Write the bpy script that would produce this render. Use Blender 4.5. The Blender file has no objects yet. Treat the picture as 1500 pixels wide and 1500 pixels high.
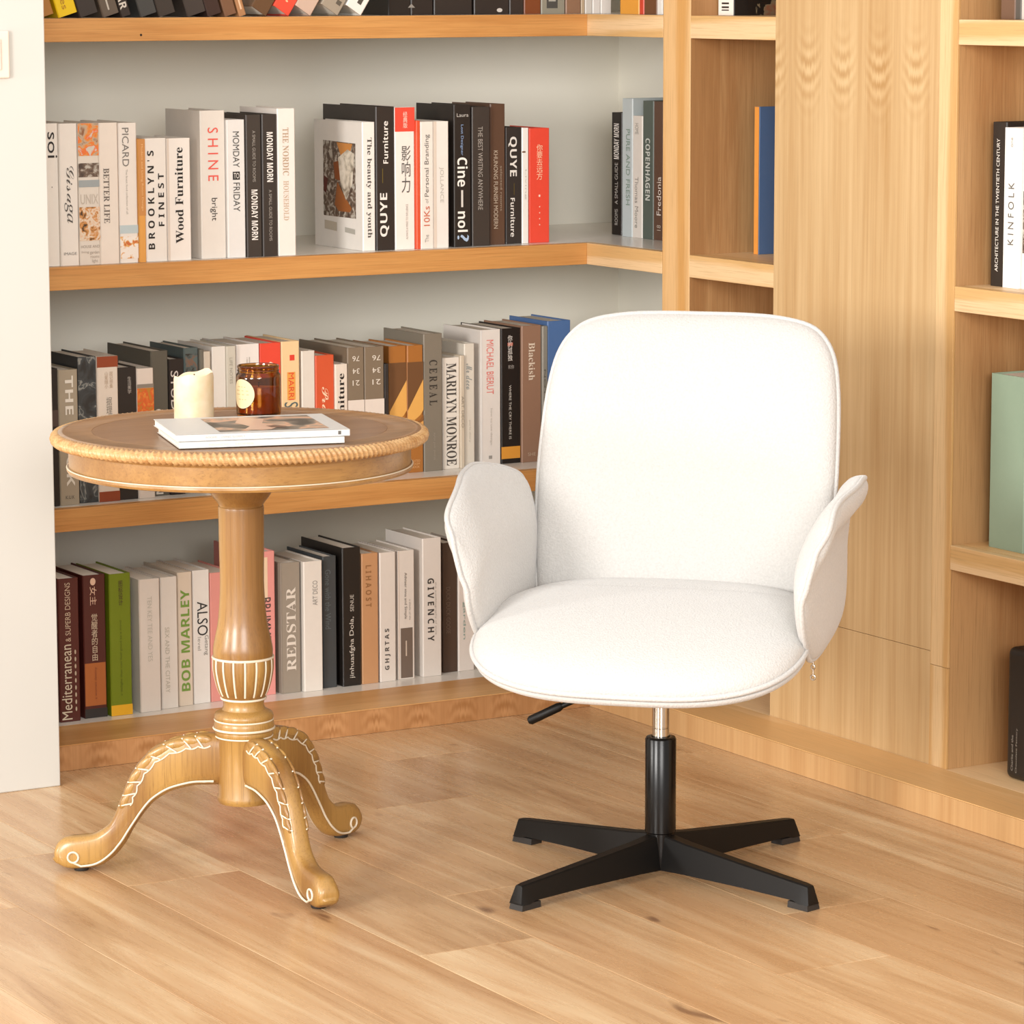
import bpy, bmesh, math, random
from mathutils import Vector, Matrix
random.seed(7)
C=bpy.context.scene.collection
SC=bpy.context.scene
PI=math.pi
# ---------------------------------------------------------------- camera
cd=bpy.data.cameras.new('camera'); cam=bpy.data.objects.new('camera',cd); C.objects.link(cam)
cd.sensor_width=36; cd.lens=5207.8/1500*36; cd.clip_end=60
p,w,r=0.149070982,0.534956405,-0.00204900759
F=Vector((math.sin(w)*math.cos(p),math.cos(w)*math.cos(p),-math.sin(p)))
rt=Vector((math.cos(w),-math.sin(w),0)); up=rt.cross(F)
R2=rt*math.cos(r)+up*math.sin(r); U2=-rt*math.sin(r)+up*math.cos(r)
cam.matrix_world=Matrix(((R2.x,U2.x,-F.x,0),(R2.y,U2.y,-F.y,0),(R2.z,U2.z,-F.z,1.4),(0,0,0,1)))
SC.camera=cam
# ---------------------------------------------------------------- world and light
wd=bpy.data.worlds.new('world'); SC.world=wd; wd.use_nodes=True
bg=wd.node_tree.nodes['Background']; bg.inputs[0].default_value=(1.0,.975,.945,1); bg.inputs[1].default_value=.96
def area(name,loc,target,sx,sy,power,col):
    l=bpy.data.lights.new(name,'AREA'); l.shape='RECTANGLE'; l.size=sx; l.size_y=sy; l.energy=power; l.color=col
    o=bpy.data.objects.new(name,l); C.objects.link(o); o.location=loc
    o.rotation_euler=(Vector(target)-Vector(loc)).to_track_quat('-Z','Y').to_euler(); return o
area('key_softbox',(-1.9,2.6,1.52),(3.0,4.8,.62),1.1,1.0,172,(1,.975,.94))
area('front_light',(-.4,-2.2,2.35),(3.0,5.8,.8),2.6,1.8,285,(1,.98,.955))
area('window_light',(-.9,5.30,1.0),(2.6,4.9,.1),.4,.4,34,(1,.97,.93))
vs=SC.view_settings; vs.view_transform='Standard'; vs.look='None'; vs.exposure=0.25; vs.gamma=1; vs.use_curve_mapping=False

# ---------------------------------------------------------------- helpers
def lin(h):
    c=[int(h[i:i+2],16)/255 for i in (0,2,4)]
    return tuple((x/12.92 if x<=.04045 else ((x+.055)/1.055)**2.4) for x in c)+(1,)
def link(name,me,m=None,parent=None):
    o=bpy.data.objects.new(name,me); C.objects.link(o)
    if m is not None and me is not None:
        for x in (m if isinstance(m,(list,tuple)) else [m]): me.materials.append(x)
    if parent: o.parent=parent
    return o
def thing(name,label,cat,loc=(0,0,0),rz=0,group=None):
    o=bpy.data.objects.new(name,None); C.objects.link(o); o.location=loc; o.rotation_euler=(0,0,rz); o.empty_display_size=.05
    o['label']=label; o['category']=cat
    if group: o['group']=group
    return o
def tag(o,label=None,cat=None,group=None,kind=None):
    if label: o['label']=label
    if cat: o['category']=cat
    if group: o['group']=group
    if kind: o['kind']=kind
    return o
def pyd(name,v,f,m=None,parent=None,smooth=False,mi=None):
    me=bpy.data.meshes.new(name); me.from_pydata([tuple(x) for x in v],[],f); me.update()
    if smooth: me.polygons.foreach_set('use_smooth',[True]*len(me.polygons))
    if mi: me.polygons.foreach_set('material_index',mi)
    return link(name,me,m,parent)
def box(name,x0,x1,y0,y1,z0,z1,m,parent=None,bevel=0,seg=2):
    bm=bmesh.new(); bmesh.ops.create_cube(bm,size=1)
    for v in bm.verts: v.co=Vector(((x0+x1)/2+v.co.x*(x1-x0),(y0+y1)/2+v.co.y*(y1-y0),(z0+z1)/2+v.co.z*(z1-z0)))
    if bevel: bmesh.ops.bevel(bm,geom=bm.edges[:],offset=bevel,segments=seg,affect='EDGES',profile=.5)
    me=bpy.data.meshes.new(name); bm.to_mesh(me); bm.free(); return link(name,me,m,parent)
def lathe(name,prof,m,parent=None,n=64,loc=(0,0),rmod=None,cap=True):
    v=[];f=[]
    for i,(r_,z_) in enumerate(prof):
        for k in range(n):
            a=2*PI*k/n; rr=r_*(rmod(i,a) if rmod else 1)
            v.append((loc[0]+rr*math.cos(a),loc[1]+rr*math.sin(a),z_))
    for i in range(len(prof)-1):
        for k in range(n):
            f.append((i*n+k,i*n+(k+1)%n,(i+1)*n+(k+1)%n,(i+1)*n+k))
    if cap:
        f.append(tuple(range(n))[::-1]); f.append(tuple((len(prof)-1)*n+k for k in range(n)))
    o=pyd(name,v,f,m,parent,True); shade(o); return o
def shade(o,ang=40):
    me=o.data
    bm=bmesh.new(); bm.from_mesh(me); bmesh.ops.recalc_face_normals(bm,faces=bm.faces[:])
    for e in bm.edges:
        if len(e.link_faces)==2 and e.calc_face_angle(0)>math.radians(ang): e.smooth=False
    for fc in bm.faces: fc.smooth=True
    bm.to_mesh(me); bm.free()
def tube_geo(v,f,pts,rad,closed=False,n=8):
    base=len(v); N=len(pts); pts=[Vector(q) for q in pts]
    prev=None
    for i,q in enumerate(pts):
        if closed: t=(pts[(i+1)%N]-pts[i-1])
        else: t=pts[min(i+1,N-1)]-pts[max(i-1,0)]
        t.normalize()
        if prev is None:
            a=Vector((0,0,1)) if abs(t.z)<.9 else Vector((1,0,0))
            u=t.cross(a).normalized()
        else:
            u=(prev-t*prev.dot(t)).normalized()
        prev=u; w_=t.cross(u); rr=rad[i] if isinstance(rad,(list,tuple)) else rad
        for k in range(n):
            an=2*PI*k/n; v.append(q+(u*math.cos(an)+w_*math.sin(an))*rr)
    M=N if closed else N-1
    for i in range(M):
        j=(i+1)%N
        for k in range(n): f.append((base+i*n+k,base+i*n+(k+1)%n,base+j*n+(k+1)%n,base+j*n+k))
    if not closed:
        f.append(tuple(base+k for k in range(n))[::-1]); f.append(tuple(base+(N-1)*n+k for k in range(n)))
def tubes(name,paths,rad,m,parent=None,closed=False,n=8):
    v=[];f=[]
    for q in paths: tube_geo(v,f,q,rad,closed,n)
    o=pyd(name,v,f,m,parent,True); shade(o,60); return o
def catmull(P,n,closed=False):
    out=[];N=len(P); P=[Vector(q) for q in P]
    seg=N if closed else N-1
    for i in range(seg):
        if closed: a,b,c,d=P[i-1],P[i],P[(i+1)%N],P[(i+2)%N]
        else: a,b,c,d=P[max(i-1,0)],P[i],P[i+1],P[min(i+2,N-1)]
        for k in range(n):
            t=k/n
            out.append(.5*((2*b)+(c-a)*t+(2*a-5*b+4*c-d)*t*t+(3*b-a-3*c+d)*t**3))
    if not closed: out.append(P[-1])
    return out
# ---------------------------------------------------------------- materials
def nt(name):
    m=bpy.data.materials.new(name); m.use_nodes=True; t=m.node_tree; b=t.nodes['Principled BSDF']; return m,t,b
def N(t,kind,**k):
    n=t.nodes.new(kind)
    for a,b in k.items():
        if a=='inp':
            for i,x in b.items(): n.inputs[i].default_value=x
        else: setattr(n,a,b)
    return n
def L(t,a,b): t.links.new(a,b)
def mathn(t,op,a,b=None,c=None):
    n=t.nodes.new('ShaderNodeMath'); n.operation=op
    for i,x in enumerate((a,b,c)):
        if x is None: continue
        if isinstance(x,(int,float)): n.inputs[i].default_value=x
        else: L(t,x,n.inputs[i])
    return n.outputs[0]
def ramp(t,fac,stops):
    n=t.nodes.new('ShaderNodeValToRGB'); e=n.color_ramp.elements
    while len(e)<len(stops): e.new(.5)
    for x,(pos,c) in zip(e,stops): x.position=pos; x.color=c if len(c)==4 else c+(1,)
    L(t,fac,n.inputs[0]); return n.outputs[0]
def mix(t,fac,a,b,mode='MIX'):
    n=t.nodes.new('ShaderNodeMix'); n.data_type='RGBA'; n.blend_type=mode
    for i,x in ((0,fac),(6,a),(7,b)):
        if isinstance(x,(int,float)): n.inputs[i].default_value=x
        elif isinstance(x,tuple): n.inputs[i].default_value=x
        else: L(t,x,n.inputs[i])
    return n.outputs[2]
def noise(t,vec,scale,detail=4,rough=.55,dist=0):
    n=N(t,'ShaderNodeTexNoise',inp={'Scale':scale,'Detail':detail,'Roughness':rough,'Distortion':dist}); L(t,vec,n.inputs['Vector']); return n.outputs['Fac']
def mapping(t,vec,scale=(1,1,1),loc=(0,0,0)):
    n=N(t,'ShaderNodeMapping'); n.inputs['Scale'].default_value=scale; n.inputs['Location'].default_value=loc; L(t,vec,n.inputs[0]); return n.outputs[0]
def bump(t,b,h,strength,dist=.001):
    n=N(t,'ShaderNodeBump',inp={'Strength':strength,'Distance':dist}); L(t,h,n.inputs['Height']); L(t,n.outputs[0],b.inputs['Normal'])
_pl={}
def plain(hexc,rough=.55,name='print',bmp=0,metal=0,coat=0):
    k=(hexc,rough,bmp,metal,coat)
    if k in _pl: return _pl[k]
    m,t,b=nt(name+'_'+hexc); b.inputs['Roughness'].default_value=rough; b.inputs['Metallic'].default_value=metal; b.inputs['Coat Weight'].default_value=coat
    g=N(t,'ShaderNodeNewGeometry'); nz=noise(t,g.outputs['Position'],60,3)
    c=lin(hexc); c2=tuple(x*.93 for x in c[:3])+(1,)
    L(t,mix(t,nz,c,c2),b.inputs['Base Color'])
    if bmp: bump(t,b,noise(t,g.outputs['Position'],900,2),bmp,.0005)
    _pl[k]=m; return m
def wood(name,light,dark,axis='X',rough=.42,s=1.0,rings=0.0,rnd=True,contrast=.5,coat=0.0):
    """long-grain wood; axis = grain direction in object space"""
    m,t,b=nt(name); tc=N(t,'ShaderNodeTexCoord'); oi=N(t,'ShaderNodeObjectInfo')
    vec=tc.outputs['Object']
    if rnd:
        cx=N(t,'ShaderNodeCombineXYZ'); 
        r1=mathn(t,'MULTIPLY',oi.outputs['Random'],17.3); L(t,r1,cx.inputs[0]); L(t,mathn(t,'MULTIPLY',oi.outputs['Random'],31.7),cx.inputs[1]); L(t,r1,cx.inputs[2])
        va=N(t,'ShaderNodeVectorMath',operation='ADD'); L(t,vec,va.inputs[0]); L(t,cx.outputs[0],va.inputs[1]); vec=va.outputs[0]
    lo,hi=1.2*s,22*s
    sc={'X':(lo,hi,hi),'Y':(hi,lo,hi),'Z':(hi,hi,lo)}[axis]
    v1=mapping(t,vec,sc)
    a=noise(t,v1,1.6,6,.6,.6); v2=mapping(t,vec,tuple(x*(7 if x>5 else 3) for x in sc)); f=noise(t,v2,2.0,4,.6)
    st=mix(t,.38,a,f)
    if rings:
        wv=N(t,'ShaderNodeTexWave',wave_type='RINGS',rings_direction={'X':'Y','Y':'X','Z':'X'}[axis],inp={'Scale':rings,'Distortion':5,'Detail':3,'Detail Scale':1.2})
        L(t,mapping(t,vec,{'X':(.5,5,5),'Y':(5,.5,5),'Z':(5,5,.5)}[axis]),wv.inputs[0]); st=mix(t,.35,st,wv.outputs['Color'])
    d=.30*contrast
    col=ramp(t,st,[(.5-d*.55,lin(dark)),(.5+d*.35,lin(light))])
    big=noise(t,mapping(t,vec,tuple(x*.25 for x in sc)),1,2)
    col=mix(t,mathn(t,'MULTIPLY',big,.35),col,lin(dark))
    po=noise(t,mapping(t,vec,tuple(x*(16 if x>5 else 4) for x in sc)),1.6,3,.7)
    col=mix(t,ramp(t,po,[(.52,(0,0,0,1)),(.66,(.42,.42,.42,1))]),col,tuple(x*.62 for x in lin(dark)[:3])+(1,))
    L(t,col,b.inputs['Base Color']); b.inputs['Roughness'].default_value=rough; b.inputs['Coat Weight'].default_value=coat; b.inputs['Coat Roughness'].default_value=.2
    bump(t,b,f,.12,.0006); return m
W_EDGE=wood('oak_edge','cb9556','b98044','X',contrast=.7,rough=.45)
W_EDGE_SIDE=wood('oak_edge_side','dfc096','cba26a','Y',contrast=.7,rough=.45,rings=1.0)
W_POST=wood('oak_post','d6b07e','c59456','Z',contrast=.7,rough=.45,rings=.8)
W_SIDE=wood('oak_side','bd9464','9f7347','Z',contrast=.7,rough=.5,rings=.6)
W_STRIP=wood('oak_strip','dcbd90','c59a62','Z',contrast=.8,rough=.45,rings=1.2)
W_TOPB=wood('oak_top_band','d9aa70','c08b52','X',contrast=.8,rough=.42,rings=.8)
W_TOPS=wood('oak_top_band_side','ecca9c','d6a970','Y',contrast=.8,rough=.42,rings=.8)  # base colour lightened to carry the light falling on the side band
def veneer(name,light,dark,leaf,axis,o0,zc,zspan,k,freq,sgn=1):
    """quarter veneer leaves repeated every `leaf` metres: arches near zc, straight grain elsewhere"""
    m,t,b=nt(name); g=N(t,'ShaderNodeTexCoord'); sp=N(t,'ShaderNodeSeparateXYZ'); L(t,g.outputs['Object'],sp.inputs[0])
    u=sp.outputs[axis]; z=sp.outputs[2]
    q=mathn(t,'DIVIDE',mathn(t,'SUBTRACT',u,o0),leaf); fl=mathn(t,'FLOOR',q); fr=mathn(t,'SUBTRACT',mathn(t,'SUBTRACT',q,fl),.5)
    fr=mathn(t,'ABSOLUTE',fr)
    cb=N(t,'ShaderNodeCombineXYZ'); L(t,mathn(t,'MULTIPLY',fr,3),cb.inputs[0]); L(t,mathn(t,'ADD',z,mathn(t,'MULTIPLY',fl,.012)),cb.inputs[2])
    nz=noise(t,mapping(t,cb.outputs[0],(2,1,5)),2.2,3)
    arch=mathn(t,'ADD',mathn(t,'MULTIPLY',z,sgn),mathn(t,'MULTIPLY',mathn(t,'POWER',fr,1.6),-k))
    arch=mathn(t,'ADD',arch,mathn(t,'MULTIPLY',nz,.03)); arch=mathn(t,'ADD',arch,mathn(t,'MULTIPLY',fl,.011))
    s=mathn(t,'SINE',mathn(t,'MULTIPLY',arch,freq)); s=mathn(t,'MULTIPLY_ADD',s,.5,.5)
    dz=mathn(t,'DIVIDE',mathn(t,'SUBTRACT',z,zc),zspan); win=mathn(t,'POWER',2.718,mathn(t,'MULTIPLY',mathn(t,'MULTIPLY',dz,dz),-1))
    fw=mathn(t,'SUBTRACT',1,mathn(t,'MULTIPLY',fr,2.3)); fw=mathn(t,'MAXIMUM',fw,0); win=mathn(t,'MULTIPLY',win,fw)
    gr=noise(t,mapping(t,g.outputs['Object'],(70,70,1.6)),1.3,5,.6); g2=noise(t,mapping(t,g.outputs['Object'],(16,16,.9)),1.3,3)
    st=mix(t,mathn(t,'MULTIPLY',win,.38),mix(t,.5,gr,g2),s)
    col=ramp(t,st,[(.27,lin(dark)),(.68,lin(light))])
    po=noise(t,mapping(t,g.outputs['Object'],(230,230,3.5)),1.5,3,.7); col=mix(t,ramp(t,po,[(.53,(0,0,0,1)),(.70,(.22,.22,.22,1))]),col,tuple(x*.66 for x in lin(dark)[:3])+(1,))
    L(t,col,b.inputs['Base Color']); b.inputs['Roughness'].default_value=.45; bump(t,b,gr,.1,.0005); return m
V_PANEL=veneer('ash_veneer_panel','ccae82','ab8453',.105,1,5.305,1.235,.055,.15,215)
V_KICKB=veneer('ash_veneer_kick','c08f60','9f6d3f',.0935,0,2.941,.022,.05,-.09,230,1)
V_KICKS=veneer('ash_veneer_kick_side','cea776','b0814f',.08,1,5.7,.3,.03,.1,100)
def paint(name,hexc,rough=.6):
    m,t,b=nt(name); g=N(t,'ShaderNodeNewGeometry'); nz=noise(t,g.outputs['Position'],3,3); c=lin(hexc)
    L(t,mix(t,nz,c,tuple(x*.95 for x in c[:3])+(1,)),b.inputs['Base Color']); b.inputs['Roughness'].default_value=rough
    bump(t,b,noise(t,g.outputs['Position'],250,3),.05,.0005); return m
P_WALL=paint('white_wall_paint','c9c7c0'); P_NICHE=paint('niche_paint','eeeadd',.55); P_SHELF=paint('white_laminate','e6dfd5',.22)
def floor_mat():
    m,t,b=nt('oak_floor_plank'); g=N(t,'ShaderNodeNewGeometry'); oi=N(t,'ShaderNodeObjectInfo')
    cx=N(t,'ShaderNodeCombineXYZ'); L(t,mathn(t,'MULTIPLY',oi.outputs['Random'],53.1),cx.inputs[0]); L(t,mathn(t,'MULTIPLY',oi.outputs['Random'],91.7),cx.inputs[1])
    va=N(t,'ShaderNodeVectorMath',operation='ADD'); L(t,g.outputs['Position'],va.inputs[0]); L(t,cx.outputs[0],va.inputs[1]); v=va.outputs[0]
    a=noise(t,mapping(t,v,(8.5,.6,1)),1.5,6,.6,1.4); f=noise(t,mapping(t,v,(90,5,1)),1.2,4,.6)
    big=noise(t,mapping(t,v,(3.2,.8,1)),1.2,2)
    st=mix(t,.17,a,f)
    col=ramp(t,st,[(.33,lin('ac855e')),(.50,lin('c7a47c')),(.68,lin('d9bf9a'))])
    col=mix(t,ramp(t,big,[(.40,(0,0,0,1)),(.66,(.55,.55,.55,1))]),col,lin('b2865c'))
    kn=noise(t,mapping(t,v,(13,4.2,1)),1.35,2,.5,.3)
    col=mix(t,ramp(t,kn,[(.70,(0,0,0,1)),(.77,(.75,.75,.75,1))]),col,lin('6a4630'))
    tint=ramp(t,oi.outputs['Random'],[(0,(.88,.86,.84,1)),(.35,(1.0,1.0,1.0,1)),(.7,(1.05,1.04,1.02,1)),(1,(.94,.92,.90,1))])
    col=mix(t,1.0,col,tint,'MULTIPLY')
    L(t,col,b.inputs['Base Color']); b.inputs['Roughness'].default_value=.27; b.inputs['Specular IOR Level'].default_value=.45
    L(t,mathn(t,'MULTIPLY_ADD',f,.16,.20),b.inputs['Roughness'])
    bump(t,b,f,.08,.0005); return m
M_FLOOR=floor_mat()
def fabric():
    m,t,b=nt('white_boucle_fabric'); tc=N(t,'ShaderNodeTexCoord'); v=tc.outputs['Object']
    n1=noise(t,v,260,4,.7); vo=N(t,'ShaderNodeTexVoronoi',inp={'Scale':330.0}); L(t,v,vo.inputs['Vector'])
    h=mix(t,.5,n1,vo.outputs['Distance'])
    L(t,ramp(t,n1,[(.3,lin('b9b6b2')),(.7,lin('c5c2be'))]),b.inputs['Base Color'])
    b.inputs['Roughness'].default_value=.95; b.inputs['Sheen Weight'].default_value=.35; b.inputs['Sheen Roughness'].default_value=.5; b.inputs['Specular IOR Level'].default_value=.15
    bump(t,b,h,.55,.0022); return m
M_FAB=fabric()
M_BLACK=plain('0b0806',.5,'black_powder_coat',.05); M_BLACKG=plain('0a0706',.25,'black_gloss_tube')
for _m in (M_BLACK,M_BLACKG): _m.node_tree.nodes['Principled BSDF'].inputs['Specular IOR Level'].default_value=.28
M_CHROME=plain('c9c4bc',.16,'chrome',0,1.0)
T_WOOD=wood('table_wood','ac8446','835b2b','Z',rough=.36,contrast=1.1,rings=.5,coat=.25,s=.8)
T_WOODH=wood('table_wood_apron','a67d45','875e30','X',rough=.36,contrast=1.2,coat=.25,s=.5,rnd=False)
T_TOP=wood('table_top_wood','a67c54','86603c','X',rough=.33,contrast=.6,coat=.3,s=1.1)
T_INL=wood('table_inlay_wood','946c4a','7a5538','X',rough=.33,contrast=.7,coat=.3,s=1.8)
T_ROPE=wood('table_rope_wood','cca674','ab7d4c','X',rough=.4,contrast=.6,s=2)
M_GLAZE=plain('dccfb8',.5,'cream_glaze')
M_PAGE=plain('e4dccf',.7,'paper')
M_RUB=plain('26221f',.6,'rubber')
# ================================================================ THE ROOM
ZA,ZB,ZCs,ZD=1.330,.8829,.4395,.0472
YF=5.958; YBK=6.4455; XF=3.704; XBK=4.086; XW=2.4265; TH=.042
fl=box('floor',-2.2,4.4,.2,6.6,-.06,-.0075,plain('6b4a30',.8,'subfloor')); tag(fl,kind='structure')
# planks run towards the far shelf; joints in view are where the photograph has them
seam0=2.82; pw=.195; known={(2.82,):5.21}
joints={-4:[5.21],-3:[4.95],-2:[4.366],-1:[3.35],0:[5.21,4.017-.0],1:[3.4,4.75],2:[4.655,3.2],3:[4.0,5.3]}
joints[0]=[5.21,4.017]; joints[1]=[4.283]
for i in range(-26,5):
    x0=seam0+i*pw; x1=x0+pw
    js=joints.get(i)
    if js is None: js=[random.uniform(3.2,4.4)]
    js=sorted(js); ys=list(js)
    while ys[0]>.2+1.9: ys.insert(0,ys[0]-random.uniform(1.2,1.7))
    while ys[-1]<5.9-1.5: ys.append(ys[-1]+random.uniform(1.1,1.45))
    ys=[.2]+[y for y in ys if .35<y<5.85]+[6.2 if x1>XW else 5.66]
    if x0>3.62: continue
    for a,b_ in zip(ys[:-1],ys[1:]):
        g=.00025; bv=.0008
        X0,X1,Y0,Y1=x0+g,min(x1-g,3.70),a+g,b_-g
        v=[(X0,Y0,-.007),(X1,Y0,-.007),(X1,Y1,-.007),(X0,Y1,-.007),(X0,Y0,-bv*.5),(X1,Y0,-bv*.5),(X1,Y1,-bv*.5),(X0,Y1,-bv*.5),
           (X0+bv,Y0+bv,0),(X1-bv,Y0+bv,0),(X1-bv,Y1-bv,0),(X0+bv,Y1-bv,0)]
        f=[(0,3,2,1),(8,9,10,11)]
        for k in range(4):
            j=(k+1)%4; f+= [(k,j,4+j,4+k),(4+k,4+j,8+j,8+k)]
        pyd('plank',v,f,M_FLOOR,fl)
wl=box('wall_left',-2.2,XW,5.65,6.65,0,2.6,P_WALL,bevel=.002); tag(wl,kind='structure')
wb=box('wall_back',XW,4.4,YBK,6.65,0,2.6,P_NICHE); tag(wb,kind='structure')
wr=box('wall_right',XBK,4.4,3.2,YBK,0,2.6,P_NICHE); tag(wr,kind='structure')
# built-in white shelves with an oak front edge, L-shaped into the corner
def shelf(z,label,hole=False):
    t=thing('wall_shelf',label,'shelf',(XW,YF,z),0,'white shelves with an oak front edge in the wall niche')
    e=.022
    def Lp(o):  # board polygon in local coords
        pass
    x0=.0005; xr=XBK-XW-.0005; yb=YBK-YF-.0005; xf=XF-XW; yr=5.688-YF
    P=[(x0,e),(xf+e,e),(xf+e,yr),(xr,yr),(xr,yb),(x0,yb)]
    v=[(a,b,0) for a,b in P]+[(a,b,-TH) for a,b in P]; n=len(P)
    f=[tuple(range(n)),tuple(range(2*n-1,n-1,-1))]+[(k,k+n,(k+1)%n+n,(k+1)%n) for k in range(n)]
    o=pyd('board',v,f,P_SHELF,t)
    bm=bmesh.new(); bm.from_mesh(o.data); bmesh.ops.recalc_face_normals(bm,faces=bm.faces[:]); bm.to_mesh(o.data); bm.free()
    b=.0008
    q=box('front_edge',x0,xf,0,e,-TH,0,W_EDGE,t,b)
    box('front_edge',xf+.0002,xf+e,yr,e,-TH,0,W_EDGE_SIDE,t,b)
    if hole:
        lathe('screw_hole',[(.0022,0),(.0022,.0006)],plain('2a1a10',.8,'hole'),q,16)
        h=[c for c in q.children][0]; h.rotation_euler=(PI/2,0,0); h.location=(2.748-XW,0,-.031)
    return t
shelf(1.777,'unseen white niche shelf above the picture, added to shade the leaning books')  # out-of-view shelf put in to shade the books below it
shelf(ZA,'top visible white niche shelf with oak edge and a small screw hole',True)
shelf(ZB,'middle white niche shelf with oak edge, holding the tall white and black books')
shelf(ZCs,'white niche shelf with oak edge directly behind the round table top')
# plinth, running along both shelf walls
pl=thing('plinth','low oak plinth with veneered face running round the foot of the shelves','plinth',(3.584,5.752,0))
def wbox(name,x0,x1,y0,y1,z0,z1,m,par,bevel=0):
    L0=par.location; return box(name,x0-L0.x,x1-L0.x,y0-L0.y,y1-L0.y,z0-L0.z,z1-L0.z,m,par,bevel)
wbox('face_panel',XW+.0005,3.584,5.752,5.770,0.0005,ZD-.0022,V_KICKB,pl)
wbox('face_panel',3.584,3.600,3.3,5.7518,0.0005,ZD-.0022,V_KICKS,pl)
wbox('top_board',XW+.0005,3.584,5.752,5.910,ZD-.0020,ZD,W_TOPB,pl,.0004)
wbox('top_board',3.5842,XF-.0005,3.3,5.910,ZD-.0020,ZD,W_TOPS,pl,.0004)
wbox('base_board',XW+.0005,XBK-.0005,5.9105,YBK-.0005,.005,ZD-.0001,P_SHELF,pl)
# side bookcase: posts, compartments and the big veneered panel
bc=thing('bookcase','built-in oak bookcase with open compartments and one wide closed panel','bookcase',(XF,5.0,0))
def bbox(name,*a,bevel=0):
    return wbox(name,*a,bc,bevel)
HT=2.4
W1,W0=5.5936,5.315   # compartment by the post
P1=4.782
bbox('front_post',XF,XF+.003,W1+.0002,5.6862,ZD+.0002,HT,W_POST,bevel=.001)
bbox('partition',XF+.0032,XBK-.0005,W1+.0002,5.6858,ZD+.0002,HT,W_SIDE)
bbox('back_panel',4.045,XBK-.0005,W0-.05,W1-.0002,ZD+.0002,HT,W_SIDE)
bbox('front_panel',XF,XF+.004,4.832,W0,ZD+.0002,.2475,V_PANEL,bevel=.0005)
bbox('front_panel',XF-.0004,XF+.004,4.832,W0,.2483,HT,V_PANEL,bevel=.0005)
bbox('edge_strip',XF-.0006,XF+.004,P1,4.8315,ZD+.0002,.2245,W_STRIP,bevel=.0006)
bbox('edge_strip',XF-.0006,XF+.004,P1,4.8315,.2252,HT,W_STRIP,bevel=.0006)
bbox('side_wall',XF+.0042,XBK-.0005,W0-.018,W0,ZD+.0002,HT,W_SIDE)
bbox('side_wall',XF+.0042,XBK-.0005,P1,P1+.02,ZD+.0002,HT,W_SIDE)
bbox('base_board',XF,XBK-.0005,3.3,5.685,.005,ZD,W_TOPS)
bbox('back_panel',4.045,XBK-.0005,3.95,P1-.0004,ZD+.0002,HT,W_SIDE)
Y2=4.02
bbox('front_panel',XF,XF+.004,3.35,Y2,ZD+.0002,HT,V_PANEL,bevel=.0005)
bbox('side_wall',XF+.0042,XBK-.0005,Y2-.02,Y2,ZD+.0002,HT,W_SIDE)
for z in (1.777,ZA,ZB,ZCs):
    for (a,b_) in ((W0+.0004,W1),(Y2+.0004,P1-.0004)):
        if a<5 and z==ZCs or True:
            o=bbox('shelf_board',XF+.0224,4.0445,a,b_,z-TH,z,W_TOPS)
            bbox('shelf_edge',XF+.0004,XF+.0222,a,b_,z-TH,z,W_EDGE_SIDE,bevel=.0008)
# added plate standing in for a soft shadowy patch at the left picture edge
wp=thing('wall_patch','beige plate added for a shadowy patch high on the white wall at the left edge','patch',(2.318,5.65,1.274))
box('plate',-.041,.041,-.008,-.0002,-.04,.04,plain('e6d5c6',.5,'patch_plastic'),wp,.003,3)
box('inner_plate',-.024,.024,-.011,-.0082,-.026,.026,plain('ead9ca',.45,'patch_plastic'),wp,.0015,2)

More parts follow.
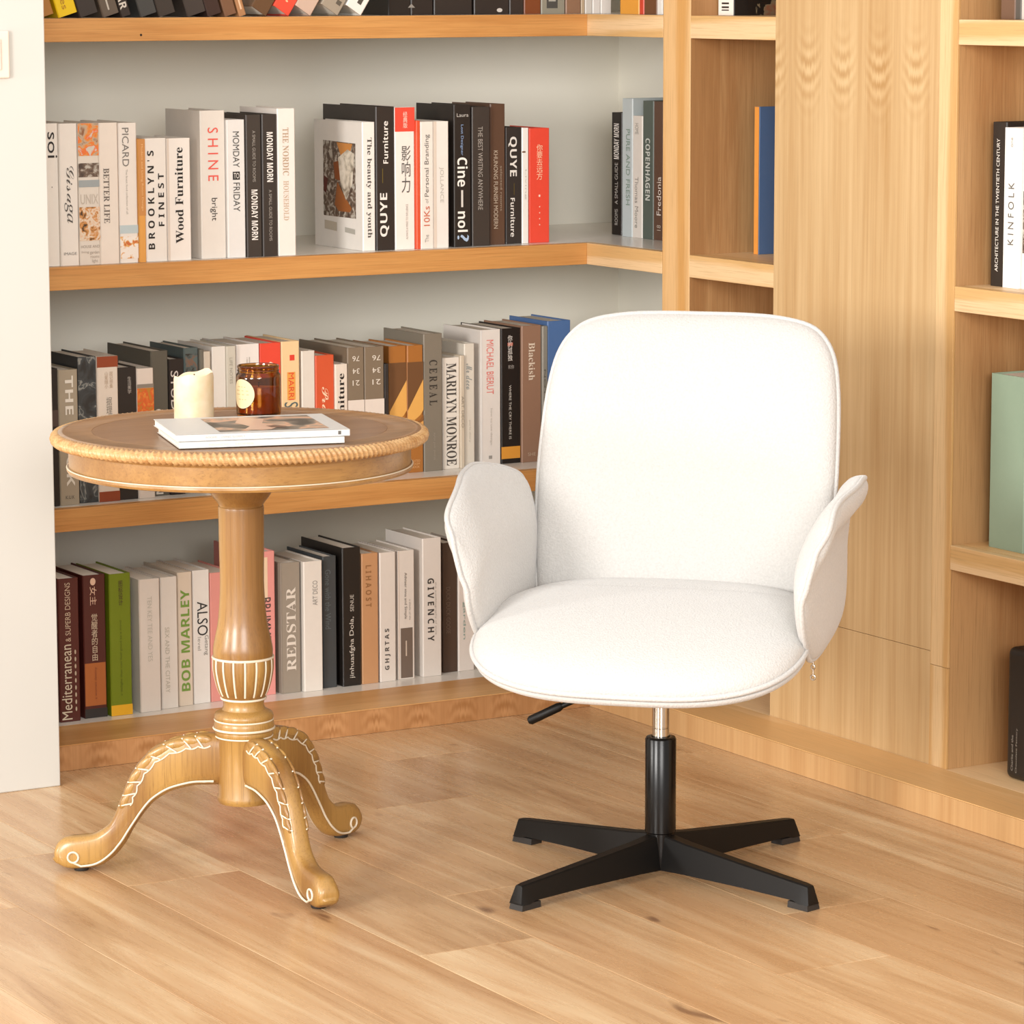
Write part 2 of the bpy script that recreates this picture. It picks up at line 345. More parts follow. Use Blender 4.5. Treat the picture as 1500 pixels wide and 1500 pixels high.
# ================================================================ BOOKS
BOOKS=[
(2.561,5.9838,0.8829,0.0304,0.15,0.2585,0,0,'e3dcd2','white book cut off by the white wall,bold black lettering sideways near its top','books on the middle shelf',[('t','soi','d',0.06,0.24,0.62,0.6,'1d1815'),('t','.','d',0.44,0.45,0.55,0.05,'1d1815')]),
(2.5915,5.98,0.8829,0.036,0.15,0.2579,0,0,'e2dad0','off-white book with a grey handwritten-style title running down its spine','books on the middle shelf',[('t','𝒢𝒾𝓈𝒶𝑔𝑎','d',0.3,0.7,0.5,0.55,'55504b'),('t','IMAGE','h',0.905,0.925,0.5,0.7,'77706a')]),
(2.6287,5.9801,0.8829,0.0409,0.15,0.2576,0,0,'d9cfc2','book whose spine shows an orange painted flower,a grey picture and small print','books on the middle shelf',[('p','flower',0.0,0.23,0,1),('p','street',0.28,0.38,0,1),('b',0.4,0.45,'9aa0a0',0,1),('t','UNIX','h',0.5,0.57,0.5,0.85,'bdb1a2'),('p','tree',0.59,0.83,0,1),('t','HOUSE AND','h',0.86,0.88,0.5,0.9,'a39689'),('t','living','h',0.9,0.92,0.25,0.35,'a39689'),('t','garden\nrooms\nlight','h',0.9,0.99,0.7,0.45,'a39689')]),
(2.67,5.98,0.8829,0.0378,0.15,0.2574,0,0,'e4d8cb','pale cream book with dark serif capitals running down mid spine,beside the flower-painted spine','books on the middle shelf',[('t','𝐁𝐄𝐓𝐓𝐄𝐑 𝐋𝐈𝐅𝐄','d',0.32,0.71,0.36,0.3,'6c625a')]),
(2.7115,5.9856,0.8829,0.0367,0.17,0.2563,0,0,'e6ddd3','white book with thin grey capitals at top,pale blue band and orange blossom below','books on the middle shelf',[('t','PICARD','d',0.035,0.31,0.38,0.36,'75706a'),('t','The finest food collection of all','d',0.33,0.65,0.42,0.1,'9c958c'),('b',0.73,0.79,'b9c6c8',0,1),('p','blossom',0.81,0.97,0,1)]),
(2.7484,5.9806,0.8829,0.0138,0.17,0.226,0,0,'dd9e4e','slim orange paperback squeezed between two white books','books on the middle shelf',[('b',0,0.62,'c98a4b',0,1),('t','Modern and Living Room Design','d',0.04,0.58,0.5,0.35,'e6bd86')]),
(2.765,5.9883,0.8829,0.0437,0.17,0.2268,0,0,'e8e1d8','white book with two lines of bold black widely spaced capitals','books on the middle shelf',[('t',"𝗕 𝗥 𝗢 𝗢 𝗞 𝗟 𝗬 𝗡 ' 𝗦",'u',0.1,0.9,0.26,0.3,'1d1815'),('t','𝗙 𝗜 𝗡 𝗘 𝗦 𝗧','u',0.285,0.715,0.73,0.27,'1d1815')]),
(2.8099,5.9891,0.8829,0.048,0.15,0.2256,0,0,'ebe3da','white book with bold black serif title reading upward,before the tall white book','books on the middle shelf',[('b',0,1,'d8cabc',0,0.1),('t','𝐖𝐨𝐨𝐝 𝐅𝐮𝐫𝐧𝐢𝐭𝐮𝐫𝐞','u',0.075,0.86,0.5,0.34,'1d1815')]),
(2.8825,5.9963,0.8829,0.0509,0.15,0.2747,0,0,'ddd5cb','tall white book with red thin capitals and a small black word below','books on the middle shelf',[('t','S H I N E','d',0.115,0.475,0.5,0.42,'e0584a'),('t','bright','d',0.59,0.745,0.5,0.3,'3a332e')]),
(2.9345,5.9907,0.8829,0.037,0.15,0.2569,0,0,'dedad5','grey-white book with dark capitals and a little black box in the title','books on the middle shelf',[('t','MOMDAY','d',0.085,0.345,0.5,0.36,'4a4844'),('b',0.375,0.435,'2c2a28',0.3,0.7),('t','TO','h',0.385,0.425,0.5,0.3,'e9e2da'),('t','FRIDAY','d',0.455,0.665,0.5,0.36,'4a4844')]),
(2.9728,5.9877,0.8829,0.0315,0.15,0.2651,0,0,'38312c','first of two black books side by side,bold white lettering on its lower half','books on the middle shelf',[('t','A SMALL GUIDE TO ROOMS','d',0.11,0.47,0.5,0.2,'9c958c'),('t','𝗠𝗢𝗡𝗗𝗔𝗬 𝗠𝗢𝗥𝗡','d',0.525,0.88,0.5,0.42,'e9e2da')]),
(3.0045,5.9843,0.8829,0.0312,0.15,0.2658,0,0,'322b27','second of two black books side by side,bold white lettering on its upper half','books on the middle shelf',[('t','𝗠𝗢𝗡𝗗𝗔𝗬 𝗠𝗢𝗥𝗡','d',0.125,0.475,0.5,0.42,'e9e2da'),('t','A SMALL GUIDE TO ROOMS','d',0.53,0.89,0.5,0.2,'9c958c')]),
(3.037,5.9853,0.8829,0.0374,0.157,0.2759,0,0,'e8dfd6','tall cream book with tan serif capitals at the right end of its group','books on the middle shelf',[('t','𝐓𝐇𝐄 𝐍𝐎𝐑𝐃𝐈𝐂','d',0.13,0.455,0.45,0.34,'b39a80'),('t','𝐇𝐎𝐔𝐒𝐄𝐇𝐎𝐋𝐃','d',0.49,0.76,0.45,0.3,'c4ad95')]),
(3.2286,6.0058,0.8829,0.0274,0.198,0.2456,0,0,'e9e3db','white book showing a still life photograph on its front cover','books on the middle shelf',[('t','𝐓𝐡𝐞 𝐛𝐞𝐚𝐮𝐭𝐲 𝐚𝐧𝐝 𝐲𝐨𝐮𝐭𝐡','d',0.12,0.9,0.5,0.45,'55504a'),('c','still',0,0,0,0)]),
(3.2569,6.003,0.8829,0.0403,0.217,0.2741,0,0,'2a221e','black book with large white squared lettering reading upward beside the still life cover','books on the middle shelf',[('t','𝗤𝗨𝗬𝗘','u',0.6,0.905,0.42,0.48,'e9e2da'),('b',0.43,0.53,'6a5a20',0.32,0.36),('t','𝗙𝘂𝗿𝗻𝗶𝘁𝘂𝗿𝗲','u',0.1,0.395,0.5,0.28,'e9e2da')]),
(3.2972,6.0016,0.8829,0.0432,0.17,0.2721,0,0,'ebe4db','white book with a red top and three large grey chinese characters','books on the middle shelf',[('b',0,0.17,'e04a38',0,1),('t','经\n典\n版','h',0.03,0.145,0.52,0.22,'f0d9c8'),('t','影\n响\n力','h',0.27,0.6,0.55,0.46,'55524e'),('t','ALWAYS A MIND TO INFLUENCE','u',0.68,0.93,0.58,0.1,'8d867e')]),
(3.3406,5.9942,0.8829,0.0083,0.17,0.2464,0,0,'d9512f','very slim orange-red book left of the personal branding paperback','books on the middle shelf',[]),
(3.3492,5.9944,0.8829,0.0288,0.17,0.244,0,0,'e7dfd5','white paperback with an orange-red number and thin dark words reading upward','books on the middle shelf',[('t','The','u',0.89,0.95,0.45,0.3,'a09a92'),('t','10Ks','u',0.665,0.82,0.45,0.45,'c9694a'),('t','of','u',0.605,0.64,0.45,0.25,'a09a92'),('t','Personal Branding','u',0.1,0.59,0.5,0.42,'6d6862')]),
(3.3782,5.9953,0.8829,0.0341,0.17,0.2439,0,0,'e6e0d8','white paperback with very faint grey letters,left of the black book with question mark','books on the middle shelf',[('b',0,1,'d9cabb',0,0.2),('t','JOLLANCE','d',0.36,0.64,0.5,0.3,'bdb6ad')]),
(3.4272,5.9999,0.8829,0.0371,0.15,0.2748,0,0,'231d1a','tall black book with heavy white words and a blue-tinted question mark','books on the middle shelf',[('b',0,1,'3c3936',0,0.05),('t','Laura','h',0.06,0.085,0.5,0.7,'c4beb6'),('t','Lost Designer','d',0.14,0.355,0.45,0.2,'8aa3c8'),('t','𝗖𝗶𝗻𝗲','d',0.37,0.575,0.48,0.62,'efeae2'),('b',0.6,0.72,'d8d2ca',0.4,0.52),('t','𝗻𝗼𝗹','d',0.75,0.895,0.48,0.6,'efeae2'),('t','?','d',0.915,0.965,0.5,0.7,'a9bdd6')]),
(3.4687,6.0028,0.8829,0.0405,0.15,0.2693,0,0,'3a322d','dark charcoal book with one long line of grey capitals','books on the middle shelf',[('t','THE BEST WRITING ANYWHERE','d',0.14,0.74,0.45,0.26,'a39b92')]),
(3.516,6.0132,0.8829,0.0335,0.15,0.2741,0,0,'5a4030','dark brown book taller than its neighbours,two lines of pale capitals','books on the middle shelf',[('t','KHUNONG FURNISH MODERN','d',0.33,0.885,0.35,0.28,'b8a894'),('t','selected rooms','d',0.44,0.76,0.72,0.14,'a08f7c')]),
(3.5523,6.016,0.8829,0.0368,0.17,0.2278,0,0,'302a27','black book with squared white lettering reading downward,beside the brown book','books on the middle shelf',[('t','𝗤𝗨𝗬𝗘','d',0.08,0.42,0.42,0.52,'ddd7cf'),('b',0.48,0.58,'6a5a20',0.5,0.53),('t','𝗙𝘂𝗿𝗻𝗶𝘁𝘂𝗿𝗲','d',0.605,0.94,0.42,0.28,'ddd7cf')]),
(3.5891,6.0149,0.8829,0.0153,0.17,0.2262,0,0,'e9e4dd','thin white book between a black book and the bright red one','books on the middle shelf',[('b',0.2,0.215,'6b4a36',0.0,0.5),('t','Living','d',0.36,0.62,0.5,0.3,'c6c0b8')]),
(3.6068,6.0175,0.8829,0.0469,0.15,0.2247,0,0,'e24a36','bright red book with pale chinese title at the right end of the row','books on the middle shelf',[('t','你\n要\n去\n远\n方','h',0.14,0.45,0.5,0.3,'f3c9a6'),('b',0.58,0.6,'f3d9c6',0.46,0.54),('t','. . . .','d',0.68,0.85,0.5,0.06,'f0b8a2')]),
(2.5705,5.9983,0.4395,0.0166,0.15,0.2548,0,0,'1c1512','black book with red flecks half hidden by the white wall','books on the shelf behind the table',[('b',0.3,0.42,'4a3a34',0,1)]),
(2.5888,6.0007,0.4395,0.0389,0.15,0.251,0,0,'a09480','taupe book with big white capitals reading down beside the white wall','books on the shelf behind the table',[('t','𝗧𝗛𝗘 𝗛𝗢𝗢𝗞','d',0.045,0.86,0.55,0.42,'ddd6c9'),('t','K.U.K','h',0.93,0.955,0.5,0.45,'4c463d')]),
(2.6326,6.0103,0.4395,0.0357,0.15,0.2717,0,0,'3b3d3f','charcoal marbled book with pale grey veins behind the table','books on the shelf behind the table',[('p','marble',0.0,1,0,1)]),
(2.6686,6.0047,0.4395,0.0421,0.15,0.2708,0,0,'dccfc0','cream book with a rust coloured top band and small character grid','books on the shelf behind the table',[('b',0,0.075,'8e4020',0,1),('t','山 居\n笔 记\n随 想\n小 集','h',0.105,0.22,0.55,0.4,'b39b82'),('t','据\n理\n力','h',0.28,0.46,0.55,0.28,'857d72'),('b',0.93,1,'8e4020',0,1)]),
(2.7119,6.0097,0.4395,0.0381,0.15,0.2476,0,0,'26201d','black book with a small white column of characters near the cream book','books on the shelf behind the table',[('t','生\n活\n美\n学','h',0.07,0.2,0.62,0.2,'b5aea5'),('t','𝗛𝗢𝗠𝗘','d',0.43,0.75,0.5,0.42,'e2ddd5')]),
(2.7502,6.0077,0.4395,0.0341,0.15,0.2438,0,0,'dccfc3','book with a white top and orange-red printed pattern,behind the table','books on the shelf behind the table',[('b',0.12,0.15,'8a8074',0,1),('p','orange',0.15,0.7,0,1)]),
(2.7863,6.0235,0.4395,0.0355,0.195,0.2729,0,0,'5a564c','dark olive grey book with white capitals reading down,left of the candle','books on the shelf behind the table',[('t','𝗖𝗢𝗣𝗘𝗡𝗛𝗔𝗚𝗘𝗡','d',0.4,0.99,0.4,0.42,'d9d3c8')]),
(2.822,6.0204,0.4395,0.031,0.15,0.256,0,0,'241d1b','black book just behind the pillar candle,a pale letter showing','books on the shelf behind the table',[('b',0.0,0.16,'3a332f',0.0,0.0),('t','STUDIO','d',0.085,0.5,0.35,0.5,'cfc8c0')]),
(2.8558,6.0261,0.4395,0.0298,0.15,0.2749,0,0,'54605f','dark teal book with a dim portrait on its spine,behind the candle','books on the shelf behind the table',[('p','portrait',0.04,0.5,0.1,0.95)]),
(2.8857,6.0197,0.4395,0.0082,0.17,0.2713,0,0,'6d6a60','narrow grey-green book right behind the candle','books on the shelf behind the table',[]),
(2.8941,6.0179,0.4395,0.0134,0.17,0.267,0,0,'cfc3b1','slim beige book to the right of the candle','books on the shelf behind the table',[]),
(2.9127,6.0222,0.4395,0.029,0.15,0.2747,0,0,'e2dcd3','white book with small dark letters above the table,between candle and jar','books on the shelf behind the table',[('t','MOODY','d',0.42,0.7,0.5,0.3,'55504a')]),
(2.9419,6.0201,0.4395,0.02,0.15,0.2742,0,0,'c9c3b4','pale stone coloured book with faint lettering left of the amber jar','books on the shelf behind the table',[('t','LIFE NOTES','d',0.08,0.26,0.45,0.3,'a29b8c'),('t','KIN','d',0.45,0.6,0.5,0.5,'7a756a')]),
(2.9687,6.0322,0.4395,0.0486,0.15,0.2748,0,0,'e8e1da','wide white book standing behind the amber jar','books on the shelf behind the table',[('t','il','h',0.09,0.13,0.5,0.15,'b9b1a8')]),
(3.0193,6.0346,0.4395,0.0449,0.15,0.274,0,0,'e24a36','red book with rounded top and a pale letter,behind the jar','books on the shelf behind the table',[('t','CITY','d',0.13,0.6,0.5,0.45,'f1d9c6')]),
(3.0656,6.0356,0.4395,0.0389,0.15,0.2749,0,0,'e8c898','cream-tan book with a red seal,orange letters and large grey letters','books on the shelf behind the table',[('b',0.095,0.135,'dd4030',0.45,0.72),('b',0.215,0.41,'e3a04c',0.3,0.75),('t','MARRI','d',0.22,0.41,0.52,0.3,'dd4a2c'),('t','SH','d',0.425,0.53,0.5,0.75,'566464')]),
(3.1098,6.0372,0.4395,0.0287,0.17,0.2543,0,0,'d8cfc3','pale grey-white book left of the small red book','books on the shelf behind the table',[]),
(3.1388,6.0354,0.4395,0.0402,0.17,0.244,0,0,'cc5430','orange-red book with a cream ornate title reading downward','books on the shelf behind the table',[('t','𝓟𝓻𝓸𝓭𝓾𝓬𝓮','d',0.25,0.7,0.5,0.36,'f0c9a8')]),
(3.1791,6.0311,0.4395,0.0269,0.17,0.2254,0,0,'dccfc0','cream book with bold black serif title reading upward behind the table rim','books on the shelf behind the table',[('t','𝐅𝐮𝐫𝐧𝐢𝐭𝐮𝐫𝐞','u',0.08,0.62,0.45,0.5,'1d1815')]),
(3.2074,6.0338,0.4395,0.0362,0.203,0.2556,0,0,'7d6d5a','left one of two taupe books with stacked pale numbers','books on the shelf behind the table',[('t','76','f',0.065,0.105,0.5,0.42,'e0d6c8'),('t','34','f',0.16,0.2,0.5,0.42,'e0d6c8'),('t','21','f',0.25,0.29,0.5,0.42,'e0d6c8'),('b',0.4,1,'ddd0c4',0,1)]),
(3.2451,6.0349,0.4395,0.043,0.193,0.2547,0,0,'7d6d5a','right one of two taupe books with stacked pale numbers','books on the shelf behind the table',[('t','76','f',0.065,0.105,0.6,0.42,'e0d6c8'),('t','34','f',0.16,0.2,0.6,0.42,'e0d6c8'),('t','21','f',0.25,0.29,0.6,0.42,'e0d6c8'),('b',0.4,1,'ddd0c4',0,1)]),
(3.2903,6.0374,0.4395,0.0098,0.17,0.2196,0,0,'2f2a28','thin black book left of the two amber striped books','books on the shelf behind the table',[]),
(3.3097,6.0534,0.4395,0.0381,0.15,0.251,0,0,'a5692f','left one of two amber books with a brown band and diagonal','books on the shelf behind the table',[('d','dg',0.13,1,0,1)]),
(3.348,6.0498,0.4395,0.0352,0.15,0.2507,0,0,'a5692f','right one of two amber books with a brown band and diagonal','books on the shelf behind the table',[('d','dg',0.13,1,0,1),('t','EDITED\nROOM\nBOOK','h',0.9,0.965,0.5,0.55,'d8a973')]),
(3.3852,6.0508,0.4395,0.0421,0.163,0.2712,0,0,'7f7668','tall warm grey book with five dark slab capitals down its spine','books on the shelf behind the table',[('t','𝐂 𝐄 𝐑 𝐄 𝐀 𝐋','d',0.19,0.52,0.5,0.42,'3a342e'),('t','travel and style','u',0.72,0.92,0.55,0.14,'9a9082')]),
(3.433,6.0594,0.4395,0.038,0.162,0.2209,0,0,'e3dbcf','cream book with tall black serif capitals filling the whole spine','books on the shelf behind the table',[('t','𝐌𝐀𝐑𝐈𝐋𝐘𝐍 𝐌𝐎𝐍𝐑𝐎𝐄','d',0.05,0.97,0.5,0.6,'4a4540')]),
(3.4712,6.0559,0.4395,0.0093,0.17,0.224,0,0,'cdbfaa','very thin beige book right of the tall serif capitals','books on the shelf behind the table',[('t','ART DECO','d',0.36,0.64,0.5,0.6,'948a7a')]),
(3.4839,6.0625,0.4395,0.0234,0.15,0.246,0,0,'dad2c4','cream book with grey signature lettering at the top of its spine','books on the shelf behind the table',[('t','𝓜𝓻 𝓭𝓮𝓬𝓸','d',0.16,0.37,0.45,0.6,'8f9390'),('t','paris diary','d',0.62,0.8,0.5,0.2,'b9b1a3')]),
(3.5237,6.0658,0.4395,0.0453,0.15,0.2708,0,0,'e2dad2','tall white book with pink-red capitals and a small grey emblem','books on the shelf behind the table',[('b',0,1,'ddd8d4',0,0.06),('t','MICHAEL BIERUT','d',0.075,0.475,0.45,0.36,'e07a70'),('t','how to use design','d',0.58,0.85,0.5,0.14,'c2b9b0'),('b',0.93,0.955,'9a958e',0.38,0.55)]),
(3.5712,6.0675,0.4395,0.0449,0.161,0.271,0,0,'1d1613','tall black book with white characters and an orange block near its base','books on the shelf behind the table',[('t','你\n的\n孤\n独','h',0.05,0.24,0.45,0.24,'e0dad2'),('b',0.105,0.13,'c0502c',0.33,0.6),('t','和你','h',0.27,0.3,0.5,0.3,'a49c94'),('t','WHERE THE CRY THERE IS','d',0.42,0.82,0.45,0.12,'cbc4ba'),('b',0.875,0.965,'dd9636',0.0,0.97)]),
(3.6163,6.0628,0.4395,0.0454,0.15,0.2746,0,0,'93705a','brown book with cream serif title reading downward,next to the chair back','books on the shelf behind the table',[('t','𝐁𝐥𝐚𝐜𝐤𝐢𝐬𝐡','d',0.125,0.4,0.5,0.32,'ddcbb6'),('t','SHE','h',0.93,0.955,0.5,0.4,'c0a992')]),
(3.6619,6.0579,0.4395,0.0124,0.15,0.2722,0,0,'878379','thin grey book beside the brown book,mostly behind the chair','books on the shelf behind the table',[('t','NOTES','d',0.32,0.6,0.4,0.35,'5c5850')]),
(3.6746,6.0596,0.4395,0.0539,0.15,0.2813,0,0,'4f6fa0','blue book peeking out at the upper left edge of the white chair back','books on the shelf behind the table',[]),
(2.5519,5.9363,0.0472,0.0408,0.15,0.2674,0,0,'501f18','dark red book with tall cream lettering reading upward,first beside the white wall','books on the lowest shelf',[('t','Mediterranean','u',0.46,0.985,0.34,0.5,'cfc2aa'),('t','& SUPERB DESIGNS','u',0.03,0.44,0.45,0.26,'c2ab92'),('t','● ● ● ● ● ● ● ● ●','u',0.5,0.93,0.78,0.08,'b9a890')]),
(2.6054,5.9453,0.0472,0.0449,0.15,0.2676,0,0,'4d1e18','dark red book with an orange label and black foot','books on the lowest shelf',[('b',0.935,1,'2c2826',0,1),('b',0.615,0.915,'a8602e',0.02,0.95),('t','a women destiny','u',0.645,0.87,0.5,0.14,'7a3a20'),('t','觉\n醒\n者\n的\n自\n由','h',0.27,0.6,0.48,0.28,'c9b69c'),('t','●女主','d',0.02,0.21,0.45,0.3,'d9b49a')]),
(2.6557,5.9395,0.0472,0.0431,0.15,0.2667,0,0,'6f7f12','green book with a yellow band at its foot','books on the lowest shelf',[('b',0.925,1,'e3aa22',0,1),('t','图\n标\n设\n计','h',0.05,0.225,0.52,0.2,'4a2c26'),('t','a delight that can feel good as a mind','u',0.33,0.86,0.5,0.13,'56620f')]),
(2.7163,5.9416,0.0472,0.0422,0.15,0.2509,0,0,'ddd4ca','white book with faint grey letters right of the green book','books on the lowest shelf',[('b',0,1,'d0c6ba',0,0.05),('t','TEN KEY TEE AND YES','d',0.13,0.62,0.5,0.22,'bfb9ac')]),
(2.7649,5.9512,0.0472,0.0341,0.15,0.2495,0,0,'ddd6cd','white book with faint grey capitals between two pale books','books on the lowest shelf',[('t','SEX AND THE CITARY','d',0.38,0.88,0.35,0.26,'b5afa0')]),
(2.8034,5.958,0.0472,0.0293,0.15,0.2544,0,0,'d8c9b6','cream book with bold green capitals reading upward','books on the lowest shelf',[('t','𝗕𝗢𝗕 𝗠𝗔𝗥𝗟𝗘𝗬','u',0.13,0.89,0.48,0.62,'73963f')]),
(2.8363,5.9624,0.0472,0.0349,0.15,0.2546,0,0,'e3ded7','white marbled book with black capitals reading down,left of table column','books on the lowest shelf',[('t','ALSO','d',0.235,0.49,0.55,0.62,'2c2c2c'),('t','Getang','d',0.49,0.64,0.75,0.3,'8b8781'),('t','level','d',0.5,0.6,0.35,0.2,'a39f98')]),
(2.8731,5.9639,0.0472,0.0498,0.15,0.2467,0,0,'de948a','pink book mostly hidden behind the carved table column','books on the lowest shelf',[]),
(2.9672,5.9678,0.0472,0.0447,0.172,0.2775,0,0,'e0948c','pink book with dark capitals and a cream panel right of the table column','books on the lowest shelf',[('b',0.04,0.34,'e6c9a8',0.0,0.65),('t','BRUMMELL','d',0.32,0.7,0.55,0.45,'4a3c38')]),
(3.0222,5.9629,0.0472,0.0406,0.15,0.2527,0,0,'958a7c','grey book with large white slab capitals reading upward','books on the lowest shelf',[('b',0,1,'8a8072',0.0,0.03),('t','𝐑𝐄𝐃𝐒𝐓𝐀𝐑','u',0.19,0.83,0.5,0.5,'ddd3c6')]),
(3.0671,5.9562,0.0472,0.0401,0.15,0.2525,0,0,'ded6cc','white book with small grey capitals near its top,beside the grey slab-lettered book','books on the lowest shelf',[('t','ART DECO','u',0.15,0.34,0.6,0.26,'8f8b85')]),
(3.1152,5.969,0.0472,0.0293,0.15,0.2564,0,0,'3d4143','dark blue-grey book with faint outlined title','books on the lowest shelf',[('t','Gone with the Wind','d',0.1,0.55,0.35,0.42,'5d6668')]),
(3.1544,5.9631,0.0472,0.0399,0.171,0.2707,0,0,'1b1613','tall black book with white lettering reading upward,tallest of the lower row','books on the lowest shelf',[('t','jinhuasfgha Dola,','u',0.5,0.945,0.5,0.3,'cfc7bc'),('t','SENUE','u',0.34,0.46,0.5,0.2,'bdb5aa')]),
(3.1972,5.9647,0.0472,0.0364,0.17,0.2557,0,0,'c08f65','tan book with faint brown capitals next to the tall black book','books on the lowest shelf',[('t','𝗟 𝗜 𝗛 𝗔 𝗢 𝗦 𝗧','d',0.09,0.41,0.4,0.34,'94673f')]),
(3.2374,5.9653,0.0472,0.0351,0.15,0.2544,0,0,'dcd2c8','white book with black capitals near its foot,reading upward','books on the lowest shelf',[('t','𝗚 𝗛 𝗝 𝗥 𝗧 𝗔 𝗦','u',0.59,0.91,0.45,0.34,'4a4540')]),
(3.2793,5.9672,0.0472,0.0358,0.15,0.2539,0,0,'dbd1c7','white book with small print and a grey-brown arched panel','books on the lowest shelf',[('b',0,1,'c9a88c',0,0.03),('t','Adviser nina and Simple','d',0.17,0.53,0.42,0.2,'6d665f'),('t','a shade of life','d',0.38,0.54,0.7,0.12,'a59d94'),('b',0.6,0.99,'6f6055',0.12,0.86),('b',0.7,0.82,'c9b8a6',0.42,0.5)]),
(3.3332,5.9668,0.0472,0.042,0.15,0.2741,0,0,'dbd2c9','tall white book with bold black spaced capitals reading downward','books on the lowest shelf',[('t','𝗚 𝗜 𝗩 𝗘 𝗡 𝗖 𝗛 𝗬','d',0.29,0.745,0.42,0.34,'3c3834'),('t','the autobiography of style','d',0.32,0.7,0.68,0.12,'b0a79d')]),
(3.3883,5.9845,0.0472,0.0332,0.15,0.2581,0,0,'4c3a2f','dark brown book with faint capitals beside the chair arm','books on the lowest shelf',[('t','DUCK DUCK GOOSE','d',0.34,0.7,0.35,0.28,'6e5c50')]),
(3.4217,5.9817,0.0472,0.0362,0.17,0.2516,0,0,'ddd3ca','pale book partly hidden by the chair arm','books on the lowest shelf',[('t','garden','d',0.45,0.75,0.35,0.2,'8aa398')]),
(3.3062,6.04,1.33,0.0491,0.17,0.25,0,0,'1f1814','wide black box book with small white triangle emblem on upper shelf','upright books on the top shelf',[('t','▲','h',0.915,0.945,1.02,0.32,'8f8880')]),
(3.356,6.04,1.33,0.0485,0.17,0.25,0,0,'241c18','black book just right of the one with white triangle emblem','upright books on the top shelf',[]),
(3.4069,6.04,1.33,0.085,0.17,0.26,0,0,'2b231f','plain wide black book third in the upright black group on top','upright books on the top shelf',[]),
(3.4963,6.04,1.33,0.0788,0.17,0.26,0,0,'2a221e','wide black book with a small white round emblem on top shelf','upright books on the top shelf',[('t','●','h',0.955,0.985,0.72,0.16,'c9c2ba')]),
(3.5765,6.04,1.33,0.032,0.17,0.24,0,0,'2f2621','narrow dark book left of the rust coloured one,top shelf','upright books on the top shelf',[]),
(3.6096,6.04,1.33,0.038,0.17,0.24,0,0,'7a3f1d','rust brown book with dark flecks on top shelf','upright books on the top shelf',[]),
(3.6487,6.04,1.33,0.0548,0.17,0.24,0,0,'8e8878','grey book with a black label low on the spine,top shelf','upright books on the top shelf',[('b',0.72,0.955,'4a4844',0.22,0.68),('b',0.87,0.9,'a8a398',0.3,0.6)]),
(3.7053,6.04,1.33,0.0346,0.17,0.23,0,0,'8f6b52','mauve-brown book near the shelf corner on top','upright books on the top shelf',[]),
(3.741,6.04,1.33,0.0084,0.17,0.22,0,0,'b8a184','thin tan book at the inner corner of top shelf','upright books on the top shelf',[]),
(3.7502,6.04,1.33,0.0167,0.17,0.22,0,0,'cfc8bf','grey-white paperback at the corner,first of three pale ones','upright books on the top shelf',[]),
(3.7677,6.04,1.33,0.0184,0.17,0.22,0,0,'ddd6cf','white paperback at the corner,second of three pale ones','upright books on the top shelf',[]),
(3.7869,6.04,1.33,0.0249,0.17,0.22,0,0,'e2dbd3','white paperback at the corner,third of three pale ones','upright books on the top shelf',[]),
(2.5572,5.975,1.33,0.0291,0.11,0.1,-17,0,'a5702f','brown-orange leaning book against the white wall,top shelf','leaning books on the top shelf',[]),
(2.5943,5.975,1.33,0.0382,0.11,0.17,-17,0,'e2be08','bright yellow leaning book on the top shelf','leaning books on the top shelf',[('t','yes','d',0.75,0.93,0.35,0.3,'a8741c')]),
(2.6357,5.975,1.33,0.0378,0.11,0.17,-17,0,'2e2723','charcoal leaning book right of the yellow book','leaning books on the top shelf',[]),
(2.6813,5.975,1.33,0.0334,0.11,0.17,-17,0,'5c5044','grey-brown leaning book with a white stroke on its spine','leaning books on the top shelf',[('b',0.75,0.94,'b9b2a6',0.4,0.5)]),
(2.7178,5.975,1.33,0.0203,0.11,0.17,-17,0,'2a221f','slim black leaning book with bold white letters','leaning books on the top shelf',[('t','𝗔𝗥','d',0.75,0.92,0.45,0.7,'cfc8bd')]),
(2.7559,5.975,1.33,0.0343,0.11,0.17,-17,0,'3e3f3e','slate grey leaning book on the top shelf','leaning books on the top shelf',[]),
(2.7928,5.975,1.33,0.0349,0.11,0.17,-17,0,'362f2a','dark brown-grey leaning book right of the slate one','leaning books on the top shelf',[]),
(2.8506,5.975,1.33,0.0392,0.11,0.17,-17,0,'3a322e','dark grey leaning book in the middle of the top shelf','leaning books on the top shelf',[]),
(2.8923,5.975,1.33,0.0291,0.11,0.15,-17,0,'35201a','very dark red-brown leaning book,top shelf','leaning books on the top shelf',[]),
(2.9272,5.975,1.33,0.0247,0.11,0.13,-17,0,'735038','brown leaning book just left of the slim tan one','leaning books on the top shelf',[]),
(2.9567,5.975,1.33,0.0145,0.11,0.12,-17,0,'a87850','slim tan leaning book with pale letters,top shelf','leaning books on the top shelf',[('b',0.6,0.9,'dcb896',0.35,0.6)]),
(3.0117,5.975,1.33,0.0363,0.11,0.13,33,0,'5f4228','brown book leaning right,first beside the red one','leaning books on the top shelf',[]),
(3.0587,5.975,1.33,0.0378,0.11,0.13,33,0,'e24a36','bright red book leaning to the right,top shelf','leaning books on the top shelf',[('t','. .','d',0.7,0.85,0.5,0.15,'f0b890')]),
(3.1046,5.975,1.33,0.0378,0.11,0.13,33,0,'c5aa98','pinkish beige book leaning right next to the red one','leaning books on the top shelf',[]),
(3.1624,5.975,1.33,0.0421,0.11,0.13,33,0,'9d9180','grey-taupe book leaning right with a small dark mark','leaning books on the top shelf',[('b',0.8,0.87,'5a5348',0.6,0.85)]),
